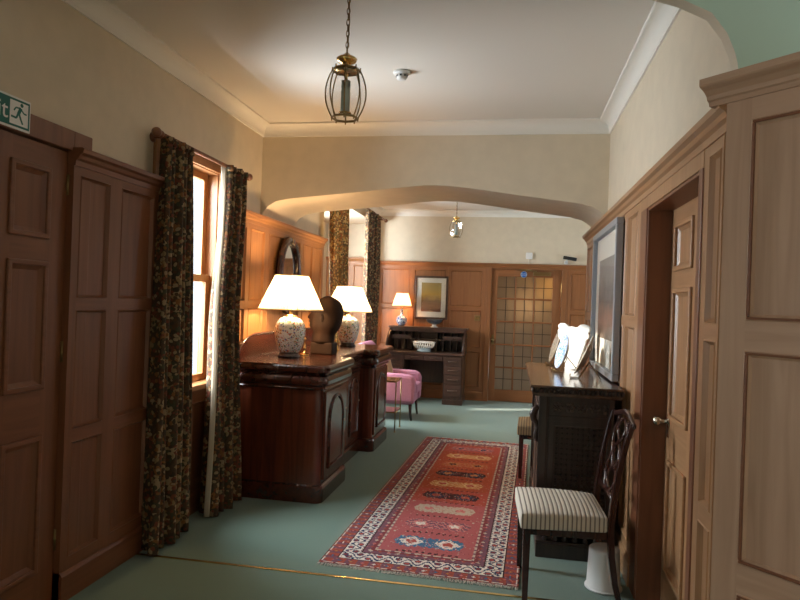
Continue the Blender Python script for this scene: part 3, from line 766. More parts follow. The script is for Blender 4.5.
# ------------------------------------------------------------------ sideboard (inverted breakfront)
def sideboard():
    o = thing('sideboard', 'long polished mahogany pedestal sideboard along the left wall', 'sideboard', (-2.105, 4.54, 0), R(-.6))
    o.scale = (1, 1, 1.03)
    D, Dm, Ln, pl = .765, .625, 2.40, .70      # pedestal depth, middle depth, length, pedestal length
    ZT = .985
    def plan(d_off, rc):                       # outline seen from above with rounded front corners
        P = []
        def corner(cx, cy, r, a0):
            for i in range(7):
                a = a0 + PI / 2 * i / 6; P.append((cx + r * math.cos(a), cy + r * math.sin(a)))
        d = D + d_off; dm = Dm + d_off; y0_, y1_ = -d_off, Ln + d_off
        P.append((0, y0_)); corner(d - rc, y0_ + rc, rc, -PI / 2)
        corner(d - rc, pl + d_off - rc, rc, 0)
        P.append((dm, pl + d_off)); P.append((dm, Ln - pl - d_off))
        corner(d - rc, Ln - pl - d_off + rc, rc, -PI / 2); corner(d - rc, y1_ - rc, rc, 0)
        P.append((0, y1_)); return P
    def layer(name, rings, mat):
        m = MB(); k = None; vs = []
        for d_off, rc, z in rings:
            p = plan(d_off, rc); k = len(p); vs += [(x, y, z) for x, y in p]
        fs = [(r * k + i, r * k + (i + 1) % k, (r + 1) * k + (i + 1) % k, (r + 1) * k + i) for r in range(len(rings) - 1) for i in range(k)]
        m.add(vs, fs, 0, False)
        m.add([vs[i] for i in range(k)], [tuple(range(k))]); m.add(vs[-k:], [tuple(range(k))])
        ob = m.build(name, mat, o)
        return ob
    layer('plinth', [(.012, .06, 0), (.012, .06, .10), (.006, .06, .115), (-.012, .055, .125)], mahogy)
    layer('carcase', [(-.013, .055, .1255), (-.013, .055, .7995)], mahog)
    # frieze drawers: a swelling torus profile
    R_ = [(-.012, .055, .80), (.004, .055, .805), (.010, .055, .815), (.004, .055, .825)]
    for i in range(9):
        a = PI * i / 8; R_.append((.004 + .030 * math.sin(a), .06, .83 + .042 - .042 * math.cos(a)))
    R_ += [(.004, .055, .918), (.010, .055, .922)]
    layer('frieze', R_, mahogy)
    layer('top', [(.010, .055, .922), (.030, .06, .926), (.044, .06, .936), (.048, .06, .95), (.048, .06, .968), (.040, .06, .980), (.034, .06, ZT)], mahogy)
    # arched doors
    def arch_pts(yc, w, zb, zs):
        P = [(yc - w / 2, zb)]
        for i in range(13):
            a = PI - PI * i / 12; P.append((yc + w / 2 * math.cos(a), zs + w / 2 * math.sin(a)))
        P.append((yc + w / 2, zb)); return P
    def door(ya, yb, x):
        m = MB(); m.box(x - .005, x + .014, ya, yb, .15, .785)
        d = m.build('door', mahog, o, bevel=.003)
        yc, w = (ya + yb) / 2, (yb - ya) - .20
        P = arch_pts(yc, w, .22, .73 - w / 2)
        mm = MB(); mm.tube([(x + .016, y, z) for y, z in P], .014, 6, closed=True); mm.build('arch_moulding', mahogy, d)
        mm = MB(); mm.prism(arch_pts(yc, w - .05, .245, .73 - w / 2), 'x', x + .012, x + .020); mm.build('arched_panel', mahog, d)
        kk = MB(); kk.lathe([(.011, 0), (.011, .004), (.006, .006)], (x + .014, yb - .04, .50), 14, M=Matrix.Rotation(PI / 2, 3, 'Y')); kk.build('keyhole_plate', dbrass, d)
    xf = D - .012; xm = Dm - .012
    door(.075, pl - .06, xf); door(Ln - pl + .06, Ln - .075, xf)
    door(pl + .02, Ln / 2 - .004, xm); door(Ln / 2 + .004, Ln - pl - .02, xm)
    # upright back board with curved ends
    P = [(.10, ZT)]
    for i in range(11):
        a = PI / 2 * i / 10; P.append((.50 - .36 * math.cos(a), ZT + .01 + .165 * math.sin(a)))
    for i in range(11):
        a = PI / 2 - PI / 2 * i / 10; P.append((Ln - .50 + .36 * math.cos(a), ZT + .01 + .165 * math.sin(a)))
    P.append((Ln - .10, ZT))
    m = MB(); m.prism(P, 'x', .002, .024); m.build('back_board', mahogy, o, bevel=.003)
    m = MB(); m.tube([(.024, y, z) for y, z in P], .010, 6); m.build('back_moulding', mahogy, o)
    return ZT * 1.03
ZT = sideboard()

# ------------------------------------------------------------------ lamps
def jar_lamp(label, loc, sc, watts, col, rz=0):
    o = thing('table_lamp', label, 'lamp', loc, rz)
    m = MB(); m.lathe([(.085, 0), (.095, .004), (.09, .018), (.078, .022), (.082, .034), (.074, .038)], n=32)
    for k in range(6):
        a = 2 * PI * k / 6; m.ball((.088 * math.cos(a), .088 * math.sin(a), .006), .012, 10)
    m.xf(Matrix.Scale(sc, 4)); m.build('lamp_base', darkw, o)
    pr = [(.072, .036), (.085, .045), (.102, .075), (.120, .13), (.130, .19), (.132, .235), (.124, .275), (.105, .308), (.080, .328), (.062, .334), (.060, .345)]
    m = MB(); m.lathe(pr, n=48); m.xf(Matrix.Scale(sc, 4)); m.build('jar', floral, o)
    m = MB(); m.lathe([(.060, .344), (.058, .352), (.02, .358), (.014, .362), (.012, .40), (.018, .404), (.018, .43), (.008, .434), (.006, .68), (.012, .685), (.010, .70), (.001, .712)], n=20); m.xf(Matrix.Scale(sc, 4)); m.build('brass_stem', gold, o)
    zb, zt, rb, rt = .405, .69, .272, .140
    m = MB(); n = 420
    m.lathe([(rb + (rt - rb) * i / 6, zb + (zt - zb) * i / 6) for i in range(7)], n=n, mod=lambda a, t: 1 + (.017 - .005 * t) * math.sin(70 * a), cap=False)
    m.xf(Matrix.Scale(sc, 4)); sh = m.build('lamp_shade', shade_m, o, fix=False)
    m = MB()
    for r, z in ((rb, zb), (rt, zt)):
        m.tube([(r * 1.005 * math.cos(2 * PI * k / 48), r * 1.005 * math.sin(2 * PI * k / 48), z) for k in range(48)], .0055, 6, closed=True)
    for k in range(3):
        a = 2 * PI * k / 3; m.tube([(0, 0, zt - .01), (rt * math.cos(a), rt * math.sin(a), zt)], .0025, 6)
    m.xf(Matrix.Scale(sc, 4)); m.build('shade_trim', shade_m, sh)
    m = MB(); m.ball((0, 0, .50), .032, 14, sc=(1, 1, 1.2)); m.xf(Matrix.Scale(sc, 4))
    bm_, nt, b = new_mat('bulb_glow'); b.inputs['Emission Color'].default_value = (1, .72, .4, 1); b.inputs['Emission Strength'].default_value = 6
    m.build('bulb', bm_, o)
    for (dz, frac) in ((.585, .55), (.45, .45)):
        ld = bpy.data.lights.new('bulb_light', 'POINT'); ld.energy = watts * frac; ld.color = col; ld.shadow_soft_size = .05
        lo = bpy.data.objects.new('bulb_light', ld); COL.objects.link(lo); lo.parent = o; lo.location = (.0, 0, dz * sc)
    return o
WARM = (1, .66, .35)
jar_lamp('lit floral jar lamp with cream pleated shade at near end of the sideboard', (-1.80, 5.06, ZT), .97, 62, WARM)
jar_lamp('lit floral jar lamp with cream pleated shade at far end of the sideboard', (-1.70, 6.58, ZT), .91, 58, WARM, .7)

# oval mirror
mr = thing('oval_mirror', 'tall oval mirror in a dark frame on panelling behind the near lamp', 'mirror', (XL + .038, 5.76, 1.71), PI / 2)
ra, rb_ = .245, .33
m = MB(); m.tube([(ra * math.cos(a), -.030, rb_ * math.sin(a)) for a in [2 * PI * k / 64 for k in range(64)]], .036, 10, closed=True); m.build('frame', chairw, mr)
m = MB()
vs = [(ra * math.cos(2 * PI * k / 48) * .97, -.028, rb_ * math.sin(2 * PI * k / 48) * .97) for k in range(48)]
m.add(vs + [(x, -.012, z) for x, y, z in vs], [tuple(range(48)), tuple(range(48, 96))] + [(k, (k + 1) % 48, 48 + (k + 1) % 48, 48 + k) for k in range(48)]); m.build('mirror_glass', mirror, mr)
m = MB(); m.tube([(0, -.03, rb_ + .03), (0, -.055, rb_ + .01), (0, -.062, rb_ - .03)], [.012, .016, .006], 8); m.build('crest_ornament', dbrass, mr)

# carved head
hd = thing('head_sculpture', 'dark brown carved head on a block base between the two sideboard lamps', 'sculpture', (-1.647, 5.50, ZT), R(0)); hd.scale = (1.06, 1.06, 1.05)
m = MB(); m.box(-.085, .105, -.08, .08, 0, .10); m.build('block_base', bustw, hd, bevel=.01)
m = MB()
# side outline: (z, back x, front x, half width); face towards -X
prof = [(.09, .10, -.095, .085), (.12, .098, -.098, .085), (.16, .100, -.095, .08), (.19, .118, -.088, .085), (.215, .135, -.105, .10), (.235, .145, -.120, .108), (.26, .152, -.118, .112), (.275, .156, -.125, .115), (.29, .16, -.120, .117), (.305, .162, -.138, .118), (.32, .164, -.132, .12), (.345, .166, -.108, .122),
        (.365, .165, -.104, .122), (.385, .162, -.100, .12), (.41, .155, -.088, .115), (.44, .138, -.066, .10), (.465, .108, -.036, .078), (.485, .07, 0, .045), (.492, .045, .02, .012)]
n = 36; vs = []
for z, xb, xfv, hw in prof:
    for j in range(n):
        a = 2 * PI * j / n; ca, sa = math.cos(a), math.sin(a)
        cx = (xb + xfv) / 2; rx = (xb - xfv) / 2
        nose = 1.
        if ca < 0 and .22 < z < .34:                      # narrow the projecting nose, lips and chin
            base = -.104; px = cx + rx * ca
            if abs(sa) > .22: px = max(px, cx + (cx - base) * ca * 1.0) if False else cx + (cx - max(xfv, base)) * ca
            vs.append((px, hw * sa, z)); continue
        vs.append((cx + rx * ca, hw * sa, z))
k = len(prof)
m.add(vs, [(i * n + j, i * n + (j + 1) % n, (i + 1) * n + (j + 1) % n, (i + 1) * n + j) for i in range(k - 1) for j in range(n)] + [tuple(range(n)), tuple(range((k - 1) * n, k * n))], 0, True)
m.build('head', bustw, hd)
for s in (-1, 1):
    e = MB(); e.ball((.02, .118 * s, .31), .03, 12, sc=(.6, .35, 1.15)); e.build('ear', bustw, hd)

br = thing('brass_candlestick', 'short brass candlestick standing just behind the near jar lamp', 'candlestick', (-1.75, 5.30, ZT))
m = MB(); m.lathe([(.045, 0), (.045, .006), (.03, .014), (.012, .024), (.010, .05), (.018, .06), (.010, .07), (.009, .12), (.016, .128), (.016, .15), (.012, .152)], n=20); m.build('stem', gold, br)
m = MB(); m.lathe([(.012, .005), (.022, .15), (.026, .155)], n=18); 
bb = thing('brass_bell', 'small shiny brass handbell on the sideboard beyond the carved head', 'bell', (-1.66, 5.98, ZT))
m = MB(); m.lathe([(.038, 0), (.036, .004), (.026, .02), (.020, .04), (.010, .05), (.004, .052)], n=20); m.build('bell_body', gold, bb)
m = MB(); m.lathe([(.005, .05), (.006, .06), (.010, .07), (.006, .08), (.009, .095), (.001, .105)], n=14); m.build('handle', gold, bb)

# ------------------------------------------------------------------ dining chairs
def dining_chair(label, loc, rz, seatmat):
    """faces -X locally; seat .48 wide (y) and .44 deep (x)"""
    o = thing('dining_chair', label, 'chair', loc, rz, 'side chairs along the right wall')
    hw = .235
    for s in (-1, 1):
        m = MB(); m.tube([(-.20, s * (hw - .02), 0), (-.20, s * (hw - .02), .385)], [.019, .027], 4, smooth=False); m.build('leg', chairw, o, bevel=.002)
    for s in (-1, 1):                                     # rear legs carry on up as back posts
        y = s * (hw - .035)
        pts = [(.275, y, 0), (.243, y, .12), (.222, y, .26), (.215, y, .40), (.222, y * 1.02, .52), (.243, y * 1.05, .68), (.275, y * 1.09, .84), (.300, y * 1.12, .93)]
        m = MB(); m.tube(pts, [.018, .021, .023, .024, .021, .019, .018, .017], 4, smooth=False); m.build('leg', chairw, o, bevel=.002)
    # upholstered seat over the rails
    m = MB()
    def sf(u, v):
        a = 2 * PI * u
        return (0, 0, 0)
    x0, x1 = -.235, .20; nx, ny = 13, 13
    def top(i, j):
        u, v = i / (nx - 1), j / (ny - 1); x = x0 + (x1 - x0) * u; w = hw + .012 - .035 * u
        y = -w + 2 * w * v
        z = .455 + .028 * (1 - (2 * u - 1) ** 4) * (1 - (2 * v - 1) ** 4)
        return (x, y, z)
    vs = [top(i, j) for j in range(ny) for i in range(nx)]
    fs = [(j * nx + i, j * nx + i + 1, (j + 1) * nx + i + 1, (j + 1) * nx + i) for j in range(ny - 1) for i in range(nx - 1)]
    ring = [j for j in range(nx)] + [j * nx + nx - 1 for j in range(1, ny)] + [(ny - 1) * nx + i for i in range(nx - 2, -1, -1)] + [j * nx for j in range(ny - 2, 0, -1)]
    base = len(vs)
    for r in ring: vs.append((vs[r][0], vs[r][1], .375))
    k = len(ring)
    fs += [(ring[i], base + i, base + (i + 1) % k, ring[(i + 1) % k]) for i in range(k)] + [tuple(base + i for i in range(k))]
    m.add(vs, fs); m.build('seat', seatmat, o, bevel=.012)
    m = MB(); m.box(-.20, .20, -hw + .035, hw - .035, .335, .376); m.build('seat_rail', chairw, o, bevel=.003)
    # serpentine crest rail
    P = []
    for i in range(17):
        t = -1 + 2 * i / 16; P.append((.303 + .016 * (1 - t * t), t * .245, .935 + .018 * math.cos(PI * t) * (1 if abs(t) < .95 else .6)))
    m = MB(); m.tube(P, [.017 if 0 < i < 16 else .012 for i in range(17)], 8, sx=.75); m.build('crest_rail', chairw, o)
    m = MB(); m.tube([(.232, -hw + .03, .53), (.240, 0, .535), (.232, hw - .03, .53)], .016, 6); m.build('lower_back_rail', chairw, o)
    # pierced splat of interlaced loops
    def bx_(z): return .236 + (z - .53) * .185
    for ph in (0, PI):
        m = MB(); pts = []
        for i in range(41):
            t = i / 40; z = .53 + .39 * t; y = .095 * math.sin(2 * PI * t * 1.5 + ph) * (1 - .25 * t); pts.append((bx_(z) + .006 * math.cos(3 * PI * t + ph), y, z))
        m.tube(pts, .0095, 6, sx=.8); m.build('splat', chairw, o)
    for s in (-1, 1):
        m = MB(); pts = []
        for i in range(25):
            t = i / 24; z = .53 + .39 * t; y = s * (.10 + .055 * math.sin(PI * t * 2) ** 2 * .8); pts.append((bx_(z), y, z))
        m.tube(pts, .008, 6, sx=.8); m.build('splat', chairw, o)
    m = MB(); pts = [(bx_(.72 + .07 * math.sin(a)), .06 * math.cos(a), .72 + .07 * math.sin(a)) for a in [2 * PI * k / 24 for k in range(24)]]
    m.tube(pts, .008, 6, closed=True); m.build('splat', chairw, o)
    return o
dining_chair('dark pierced back chair with pale striped seat, nearest the camera at right', (.302, 3.555, 0), R(3), seat_m)
dining_chair('striped seat chair standing beyond the carved chest, only its front showing', (.325, 5.88, .009), R(-2), seat2_m)

bn = thing('waste_bin', 'small pale round bin on the floor beneath the near chair', 'bin', (.535, 3.60, 0))
m = MB(); m.lathe([(.092, 0), (.094, .012), (.088, .02), (.080, .20), (.080, .212), (.072, .218), (.001, .219)], n=32); m.build('bin_body', ivory, bn)
m = MB(); m.tube([(.093 * math.cos(2 * PI * k / 32), .093 * math.sin(2 * PI * k / 32), .008) for k in range(32)], .006, 6, closed=True); m.build('base_rim', ivory, bn)

# ------------------------------------------------------------------ carved chest
def chest():
    X0, X1, Y0, Y1, Z = .192, .635, 3.955, 5.40, 1.035
    o = thing('carved_chest', 'dark carved wooden chest with pierced lattice sides against the right wall', 'chest', (X0, Y0, 0))
    W, Ln = X1 - X0, Y1 - Y0
    m = MB(); m.box(-.004, W, -.015, Ln + .006, 0, .085); m.box(-.004, W, -.006, Ln + .004, .085, .097); m.build('plinth', darkw, o, bevel=.004)
    for i in range(7):
        x = .05 + i * (W - .09) / 6
        q = MB(); q.lathe([(.012, .095), (.02, .105), (.012, .118), (.02, .132), (.012, .146)], (x, .018, 0), 10); q.build('spindle', darkw, o)
    for i in range(15):
        y = .09 + i * (Ln - .16) / 14
        q = MB(); q.lathe([(.012, .095), (.02, .105), (.012, .118), (.02, .132), (.012, .146)], (.018, y, 0), 10); q.build('spindle', darkw, o)
    # frame: posts and rails, open between so that light gets through the lattice
    m = MB(); t = .05
    for (a, b) in ((0, 0), (W - t, 0), (0, Ln - t), (W - t, Ln - t), (0, Ln / 2 - t / 2)):
        m.box(a, a + t, b, b + t,   .145, .97)
    for z0_, z1_ in ((.145, .20), (.815, .85)):
        m.box(0, W, .004, t - .01, z0_, z1_); m.box(.004, t - .01, 0, Ln, z0_, z1_); m.box(0, W, Ln - t + .01, Ln - .004, z0_, z1_)
    m.box(0.005, W, Ln - .02, Ln - .006, .145, .97); m.box(W - .02, W, 0, Ln, .145, .97); m.box(0, W, 0, Ln, .146, .16)
    m.build('frame', darkw, o, bevel=.004)
    def lattice(axis, a0, a1, z0_, z1_, off, nm='lattice_panel'):
        q = MB(); sp = .031; na = int(round((a1 - a0) / sp)); nz = int(round((z1_ - z0_) / sp)); sa, sz = (a1 - a0) / na, (z1_ - z0_) / nz
        def P(a, z): return (a, off, z) if axis == 'x' else (off, a, z)
        for i in range(na):
            for j in range(nz):
                ca, cz = a0 + (i + .5) * sa, z0_ + (j + .5) * sz
                q.tube([P(ca + .47 * sa * math.cos(2 * PI * k / 10), cz + .47 * sz * math.sin(2 * PI * k / 10)) for k in range(10)], .0086, 4, closed=True, smooth=False)
        for i in range(na + 1): q.tube([P(a0 + i * sa, z0_), P(a0 + i * sa, z1_)], .0075, 4, smooth=False)
        for j in range(nz + 1): q.tube([P(a0, z0_ + j * sz), P(a1, z0_ + j * sz)], .0075, 4, smooth=False)
        q.build(nm, latw, o)
    lattice('x', .085, W - .05, .235, .79, .020)
    m = MB(); m.box(.045, .085, .006, .034, .19, .82); m.box(W - .05, W - .04, .006, .034, .19, .82); m.box(.08, W - .045, .006, .034, .19, .235); m.box(.08, W - .045, .006, .034, .79, .82); m.build('panel_border', darkw, o, bevel=.003)
    lattice('y', t, Ln / 2 - t / 2, .20, .815, .020); lattice('y', Ln / 2 + t / 2, Ln - t, .20, .815, .020)
    # carved frieze with a row of pierced rosettes
    m = MB(); m.box(0.01, W, .010, .03, .85, .97); m.box(.010, .03, .03, Ln, .85, .97); m.box(.03, W, Ln - .03, Ln - .01, .85, .97); fz = m.build('frieze', darkw, o)
    rr = MB()
    for i in range(5):
        cx = .10 + i * .072
        for k in range(6):
            a = 2 * PI * k / 6; rr.ball((cx + .022 * math.cos(a), .010, .903 + .022 * math.sin(a)), .012, 8, sc=(1, .5, 1))
        rr.ball((cx, .008, .903), .010, 8)
    rr.build('carved_rosettes', latw, fz); rr = MB()
    for i in range(16):
        cy = .12 + i * .08
        for k in range(6):
            a = 2 * PI * k / 6; rr.ball((.010, cy + .024 * math.cos(a), .903 + .024 * math.sin(a)), .012, 8, sc=(.5, 1, 1))
    rr.build('carved_rosettes', latw, fz)
    # corner pilaster and scroll corbel on the near left corner
    m = MB(); m.box(-.012, .04, -.012, .04, .145, .97); m.build('pilaster', darkw, o, bevel=.006)
    P = [(-.014, .90), (-.035, .88), (-.045, .85), (-.040, .82), (-.022, .80), (-.014, .77), (-.024, .74), (-.026, .715), (-.016, .695), (-.008, .69)]
    m = MB(); m.tube([(x, .012, z) for x, z in P], [.016, .02, .022, .02, .017, .015, .016, .015, .012, .008], 8); m.build('scroll_corbel', darkw, o)
    # top slab with gadrooned carved edge
    tp = wood('chest_top_wood', (.05, .025, .016), (.11, .058, .036), 'Y', .22, 1, .5)
    m = MB(); m.box(-.055, W + .018, -.055, Ln + .055, .98, .99); m.box(-.05, W + .016, -.05, Ln + .05, .97, .981); m.box(-.064, W + .02, -.064, Ln + .064, 1.021, Z); m.box(-.045, W + .02, -.045, Ln + .045, .987, 1.022)
    to_ = m.build('top', tp, o, bevel=.003)
    g = MB()
    n1 = 22
    for i in range(n1):
        x = -.05 + i * (W + .07) / (n1 - 1); g.ball((x, -.050, 1.005), .0165, 8, sc=(.75, .8, 1), m=0)
    for i in range(62):
        y = -.045 + i * (Ln + .09) / 61; g.ball((-.050, y, 1.005), .0165, 8, sc=(.8, .75, 1))
    g.build('carved_edge', darkw, to_)
    return Z
ZH = chest()

# plates and the white ornament on the chest
def plate(label, loc, dia, nrm, face, back, group='plates propped on the chest'):
    """disc whose bottom rim touches the chest top at loc; nrm is where its face looks"""
    n = Vector(nrm).normalized(); r = dia / 2
    up = (Vector((0, 0, 1)) - n * n.z).normalized()
    c = Vector((0, 0, 0)) + up * r + Vector((0, 0, .022))
    o = thing('display_plate', label, 'plate', loc, 0)
    side = up.cross(n)
    M = Matrix((side, up, n)).transposed()
    m = MB(); m.lathe([(.001, .0), (r * .55, .001), (r * .66, .006), (r * .97, .020), (r, .022)], c, 40, M=M, cap=False); m.build('plate_face', face, o, solid=.003, fix=False)
    m = MB(); m.lathe([(.001, -.006), (r * .5, -.006), (r * .55, -.010), (r * .6, -.003), (r * .97, .0155), (r * 1.0, .021)], c, 40, M=M, cap=False); m.build('plate_back', back, o, fix=False)
    s = thing('plate_stand', 'thin wire easel holding ' + label[0].lower() + label[1:].split(' propped')[0].split(' standing')[0], 'stand', loc)
    h = r * .95; b = -n * 1.0
    hb = Vector((b.x, b.y, 0)).normalized()
    m = MB()
    for q in (-.035, .035):
        A = side * q + Vector((0, 0, .0045)) - hb * .045
        m.tube([A + Vector((0, 0, .022)), A, side * q + Vector((0, 0, .0045)) + hb * .012, side * q * .5 + up * h + b * .022], .0035, 6)
    m.build('front_prongs', dbrass, s)
    m = MB(); m.tube([up * h + b * .022, Vector((0, 0, .0045)) + hb * (.10 + h * .38)], .0035, 6)
    m.tube([side * -.0175 + up * h + b * .022, side * .0175 + up * h + b * .022], .0035, 6); m.build('rear_strut', dbrass, s)
plate('Tan backed plate propped nearest on the chest, seen edge on', (.440, 4.38, ZH), .28, (-.90, .10, .40), creamp, tanp)
plate('Blue and white patterned plate standing mid chest beside the white ornament', (.352, 4.78, ZH), .255, (-.95, -.16, .26), bluew, porc)
plate('Cream plate standing at the far left of the chest top', (.33, 5.27, ZH), .27, (-.95, -.06, .27), creamp, tanp)
wo = thing('white_ornament', 'bright white ornament with scalloped lobed top standing on the chest', 'ornament', (.475, 5.06, ZH), R(-22))
Q = [(145, 125), (160, 113), (185, 113), (200, 124), (212, 136), (230, 132), (250, 138), (266, 134), (276, 120), (300, 114), (325, 120), (340, 135), (338, 160), (326, 172), (336, 185), (332, 205), (318, 215), (312, 250), (300, 290), (288, 330), (276, 370), (270, 402), (196, 402), (188, 350), (178, 290), (165, 240), (152, 215), (142, 195), (150, 180), (140, 165), (150, 150), (142, 138)]
P = [((u - 240) * .00126, (410 - v) * .00117) for u, v in Q]
m = MB(); m.prism(P, 'y', -.018, .018); m.build('scalloped_body', porc, wo, bevel=.006)
m = MB(); m.lathe([(.062, 0), (.062, .010), (.05, .018)], n=24); m.build('foot', porc, wo)

# ------------------------------------------------------------------ pictures
def picture(name, label, loc, rz, W, H, fw, mw, frame, artist, glass_=True, dep=.03, tilt=0.):
    o = thing(name, label, 'picture', loc, rz)
    if tilt: o.rotation_euler = (tilt, 0, rz)
    m = MB()
    for a in ((0, W, 0, fw), (0, W, H - fw, H), (0, fw, fw, H - fw), (W - fw, W, fw, H - fw)): m.box(a[0], a[1], -dep, 0, a[2], a[3])
    m.build('frame', frame, o, bevel=.005)
    m = MB(); m.box(fw, W - fw, -.010, -.004, fw, H - fw); m.build('mount', mat_white, o)
    m = MB(); m.box(fw + mw, W - fw - mw, -.0125, -.010, fw + mw * 1.15, H - fw - mw); m.build('artwork', artist, o)
    if glass_:
        m = MB(); m.box(fw, W - fw, -.018, -.016, fw, H - fw); m.build('picture_glass', picglass, o)
    return o
def ramp_art(name, stops, axis, nscale, dist):
    m, nt, b = new_mat(name); L = nt.links.new
    tc = nt.nodes.new('ShaderNodeTexCoord'); sp = nt.nodes.new('ShaderNodeSeparateXYZ'); n = nt.nodes.new('ShaderNodeTexNoise'); n.inputs['Scale'].default_value = nscale; n.inputs['Detail'].default_value = 6
    ma = nt.nodes.new('ShaderNodeMath'); ma.operation = 'MULTIPLY_ADD'; ma.inputs[1].default_value = dist
    r = nt.nodes.new('ShaderNodeValToRGB')
    for i, (p, c) in enumerate(stops):
        e = r.color_ramp.elements[i] if i < 2 else r.color_ramp.elements.new(p)
        e.position = p; e.color = (*c, 1)
    L(tc.outputs['Generated'], sp.inputs[0]); L(tc.outputs['Object'], n.inputs['Vector']); L(n.outputs['Fac'], ma.inputs[0]); L(sp.outputs[axis], ma.inputs[2]); L(ma.outputs[0], r.inputs['Fac']); L(r.outputs['Color'], b.inputs['Base Color'])
    b.inputs['Roughness'].default_value = .6
    return m
art1 = ramp_art('art_dusk', [(.0, (.10, .035, .02)), (.35, (.20, .07, .03)), (.55, (.12, .05, .02)), (.75, (.50, .32, .06)), (1., (.42, .30, .10))], 'Z', 9, .3)
art2 = ramp_art('art_pale', [(.0, (.12, .09, .06)), (.3, (.24, .17, .12)), (.5, (.36, .20, .14)), (.75, (.16, .14, .13)), (1., (.30, .28, .25))], 'Z', 7, .5)
picture('framed_picture', 'dark framed golden landscape on far panelling above the roll top desk', (-1.53, YF - .031, 1.245), 0, .53, .685, .032, .075, deskz, art1)
frame2 = plain('silver_grey_frame', (.30, .33, .37), .35, .3)
picture('framed_picture', 'tall grey framed picture hanging on the right wall above the chest', (XR - .034, 5.40, 1.046), -PI / 2, 1.2, 1.04, .045, .17, frame2, art2, dep=.045)

handlew = wood('handle_wood', (.08, .045, .03), (.14, .08, .055), 'X', .3)
# ------------------------------------------------------------------ roll-top desk
def desk():
    X0, X1, Y0, Y1 = -1.86, -.675, 9.46, 10.075
    W, D = X1 - X0, Y1 - Y0
    o = thing('roll_top_desk', 'dark oak roll top desk standing open against the far panelling', 'desk', (X0, Y0, 0))
    ped = .31; ZW = .765
    for x0, nm in ((0, 'pedestal'), (W - ped, 'pedestal')):
        m = MB(); m.box(x0 + .015, x0 + ped - .015, .03, D, .06, ZW - .04); m.box(x0 + .005, x0 + ped - .005, .02, D, 0, .075)
        p = m.build(nm, deskz, o, bevel=.004)
        hs = [.135, .135, .135, .185] ; z = ZW - .055
        for h in hs:
            z -= h
            q = MB(); q.box(x0 + .035, x0 + ped - .035, .016, .034, z + .006, z + h - .006); d = q.build('drawer', deskw, p, bevel=.004)
            q = MB(); zc = z + h / 2; q.tube([(x0 + ped / 2 - .065, .016, zc), (x0 + ped / 2 - .06, -.004, zc), (x0 + ped / 2 + .06, -.004, zc), (x0 + ped / 2 + .065, .016, zc)], .009, 6); q.build('handle', handlew, d)
    m = MB(); m.box(-.005, W + .005, -.01, D, ZW - .035, ZW); m.build('writing_top', deskw, o, bevel=.006)
    mid = (W - 2 * ped)
    m = MB(); m.box(ped - .015, W - ped + .015, .035, D, ZW - .125, ZW - .035); cr = m.build('drawer_rail', deskw, o)
    for i in range(2):
        x0 = ped + .01 + i * (mid / 2); q = MB(); q.box(x0, x0 + mid / 2 - .02, .02, .036, ZW - .118, ZW - .045); d = q.build('drawer', deskw, cr, bevel=.003)
        q = MB(); xc = x0 + mid / 4 - .01; q.tube([(xc - .05, .02, ZW - .08), (xc - .045, .005, ZW - .08), (xc + .045, .005, ZW - .08), (xc + .05, .02, ZW - .08)], .007, 6); q.build('handle', handlew, d)
    m = MB(); m.box(ped - .01, W - ped + .01, D - .03, D - .01, .25, ZW - .12); m.build('modesty_panel', deskz, o)
    # curved end panels
    P = [(.01, ZW)]
    for i in range(11):
        t = i / 10; P.append((.01 + .33 * (t ** 1.6), ZW + .34 * (t ** .62) * (1 - .06 * math.sin(PI * t))))
    P += [(D, ZW + .34), (D, ZW)]
    for x in (0.0, W - .028):
        m = MB(); m.prism(P, 'x', x, x + .028); m.build('side_panel', deskz, o, bevel=.003)
    m = MB(); m.box(-.02, W + .02, .30, D, ZW + .335, ZW + .362); m.build('upper_top', deskw, o, bevel=.006)
    m = MB(); m.box(.028, W - .028, D - .02, D, ZW, ZW + .335); m.build('back_panel', deskz, o)
    pg = MB(); pg.box(.028, W - .028, .32, D - .02, ZW + .165, ZW + .177); pg.box(.028, W - .028, .30, D - .02, ZW + .30, ZW + .336)
    for x in (.13, .23, .34, .44, W - .45, W - .35, W - .24, W - .14): pg.box(x, x + .009, .33, D - .02, ZW, ZW + .30)
    pgo = pg.build('pigeonholes', deskz, o)
    for x0 in (.04, W - .34):
        q = MB(); q.box(x0, x0 + .29, .305, .33, ZW + .178, ZW + .235); d = q.build('drawer', deskw, pgo, bevel=.003)
        q = MB(); q.ball((x0 + .145, .30, ZW + .205), .010, 10); q.build('knob', darkw, d)
    m = MB(); m.box(.028, W - .028, .31, .335, ZW + .285, ZW + .325); m.build('rolled_tambour', deskw, o, bevel=.006)
    return ZW, ZW + .362
ZD, ZD2 = desk()
# lamp on the desk
dl_ = thing('table_lamp', 'small lit lamp with round blue patterned base on the roll top desk', 'lamp', (-1.70, 9.90, ZD2))
m = MB(); m.lathe([(.055, 0), (.058, .006), (.05, .012)], n=24); m.build('lamp_base', darkw, dl_)
m = MB(); m.lathe([(.04, .012), (.062, .03), (.082, .065), (.086, .095), (.076, .13), (.05, .155), (.026, .172), (.02, .20), (.02, .25), (.026, .262)], n=32); m.build('jar', bluejar, dl_)
m = MB(); m.lathe([(.012, .26), (.010, .29), (.005, .295), (.004, .50), (.008, .505), (.001, .515)], n=14); m.build('brass_stem', gold, dl_)
m = MB(); m.lathe([(.150 - .06 * i / 5, .315 + .195 * i / 5) for i in range(6)], n=240, mod=lambda a, t: 1 + .012 * math.sin(48 * a), cap=False); sh = m.build('lamp_shade', shade_m, dl_, fix=False)
m = MB()
for r, z in ((.151, .315), (.091, .51)): m.tube([(r * math.cos(2 * PI * k / 40), r * math.sin(2 * PI * k / 40), z) for k in range(40)], .004, 6, closed=True)
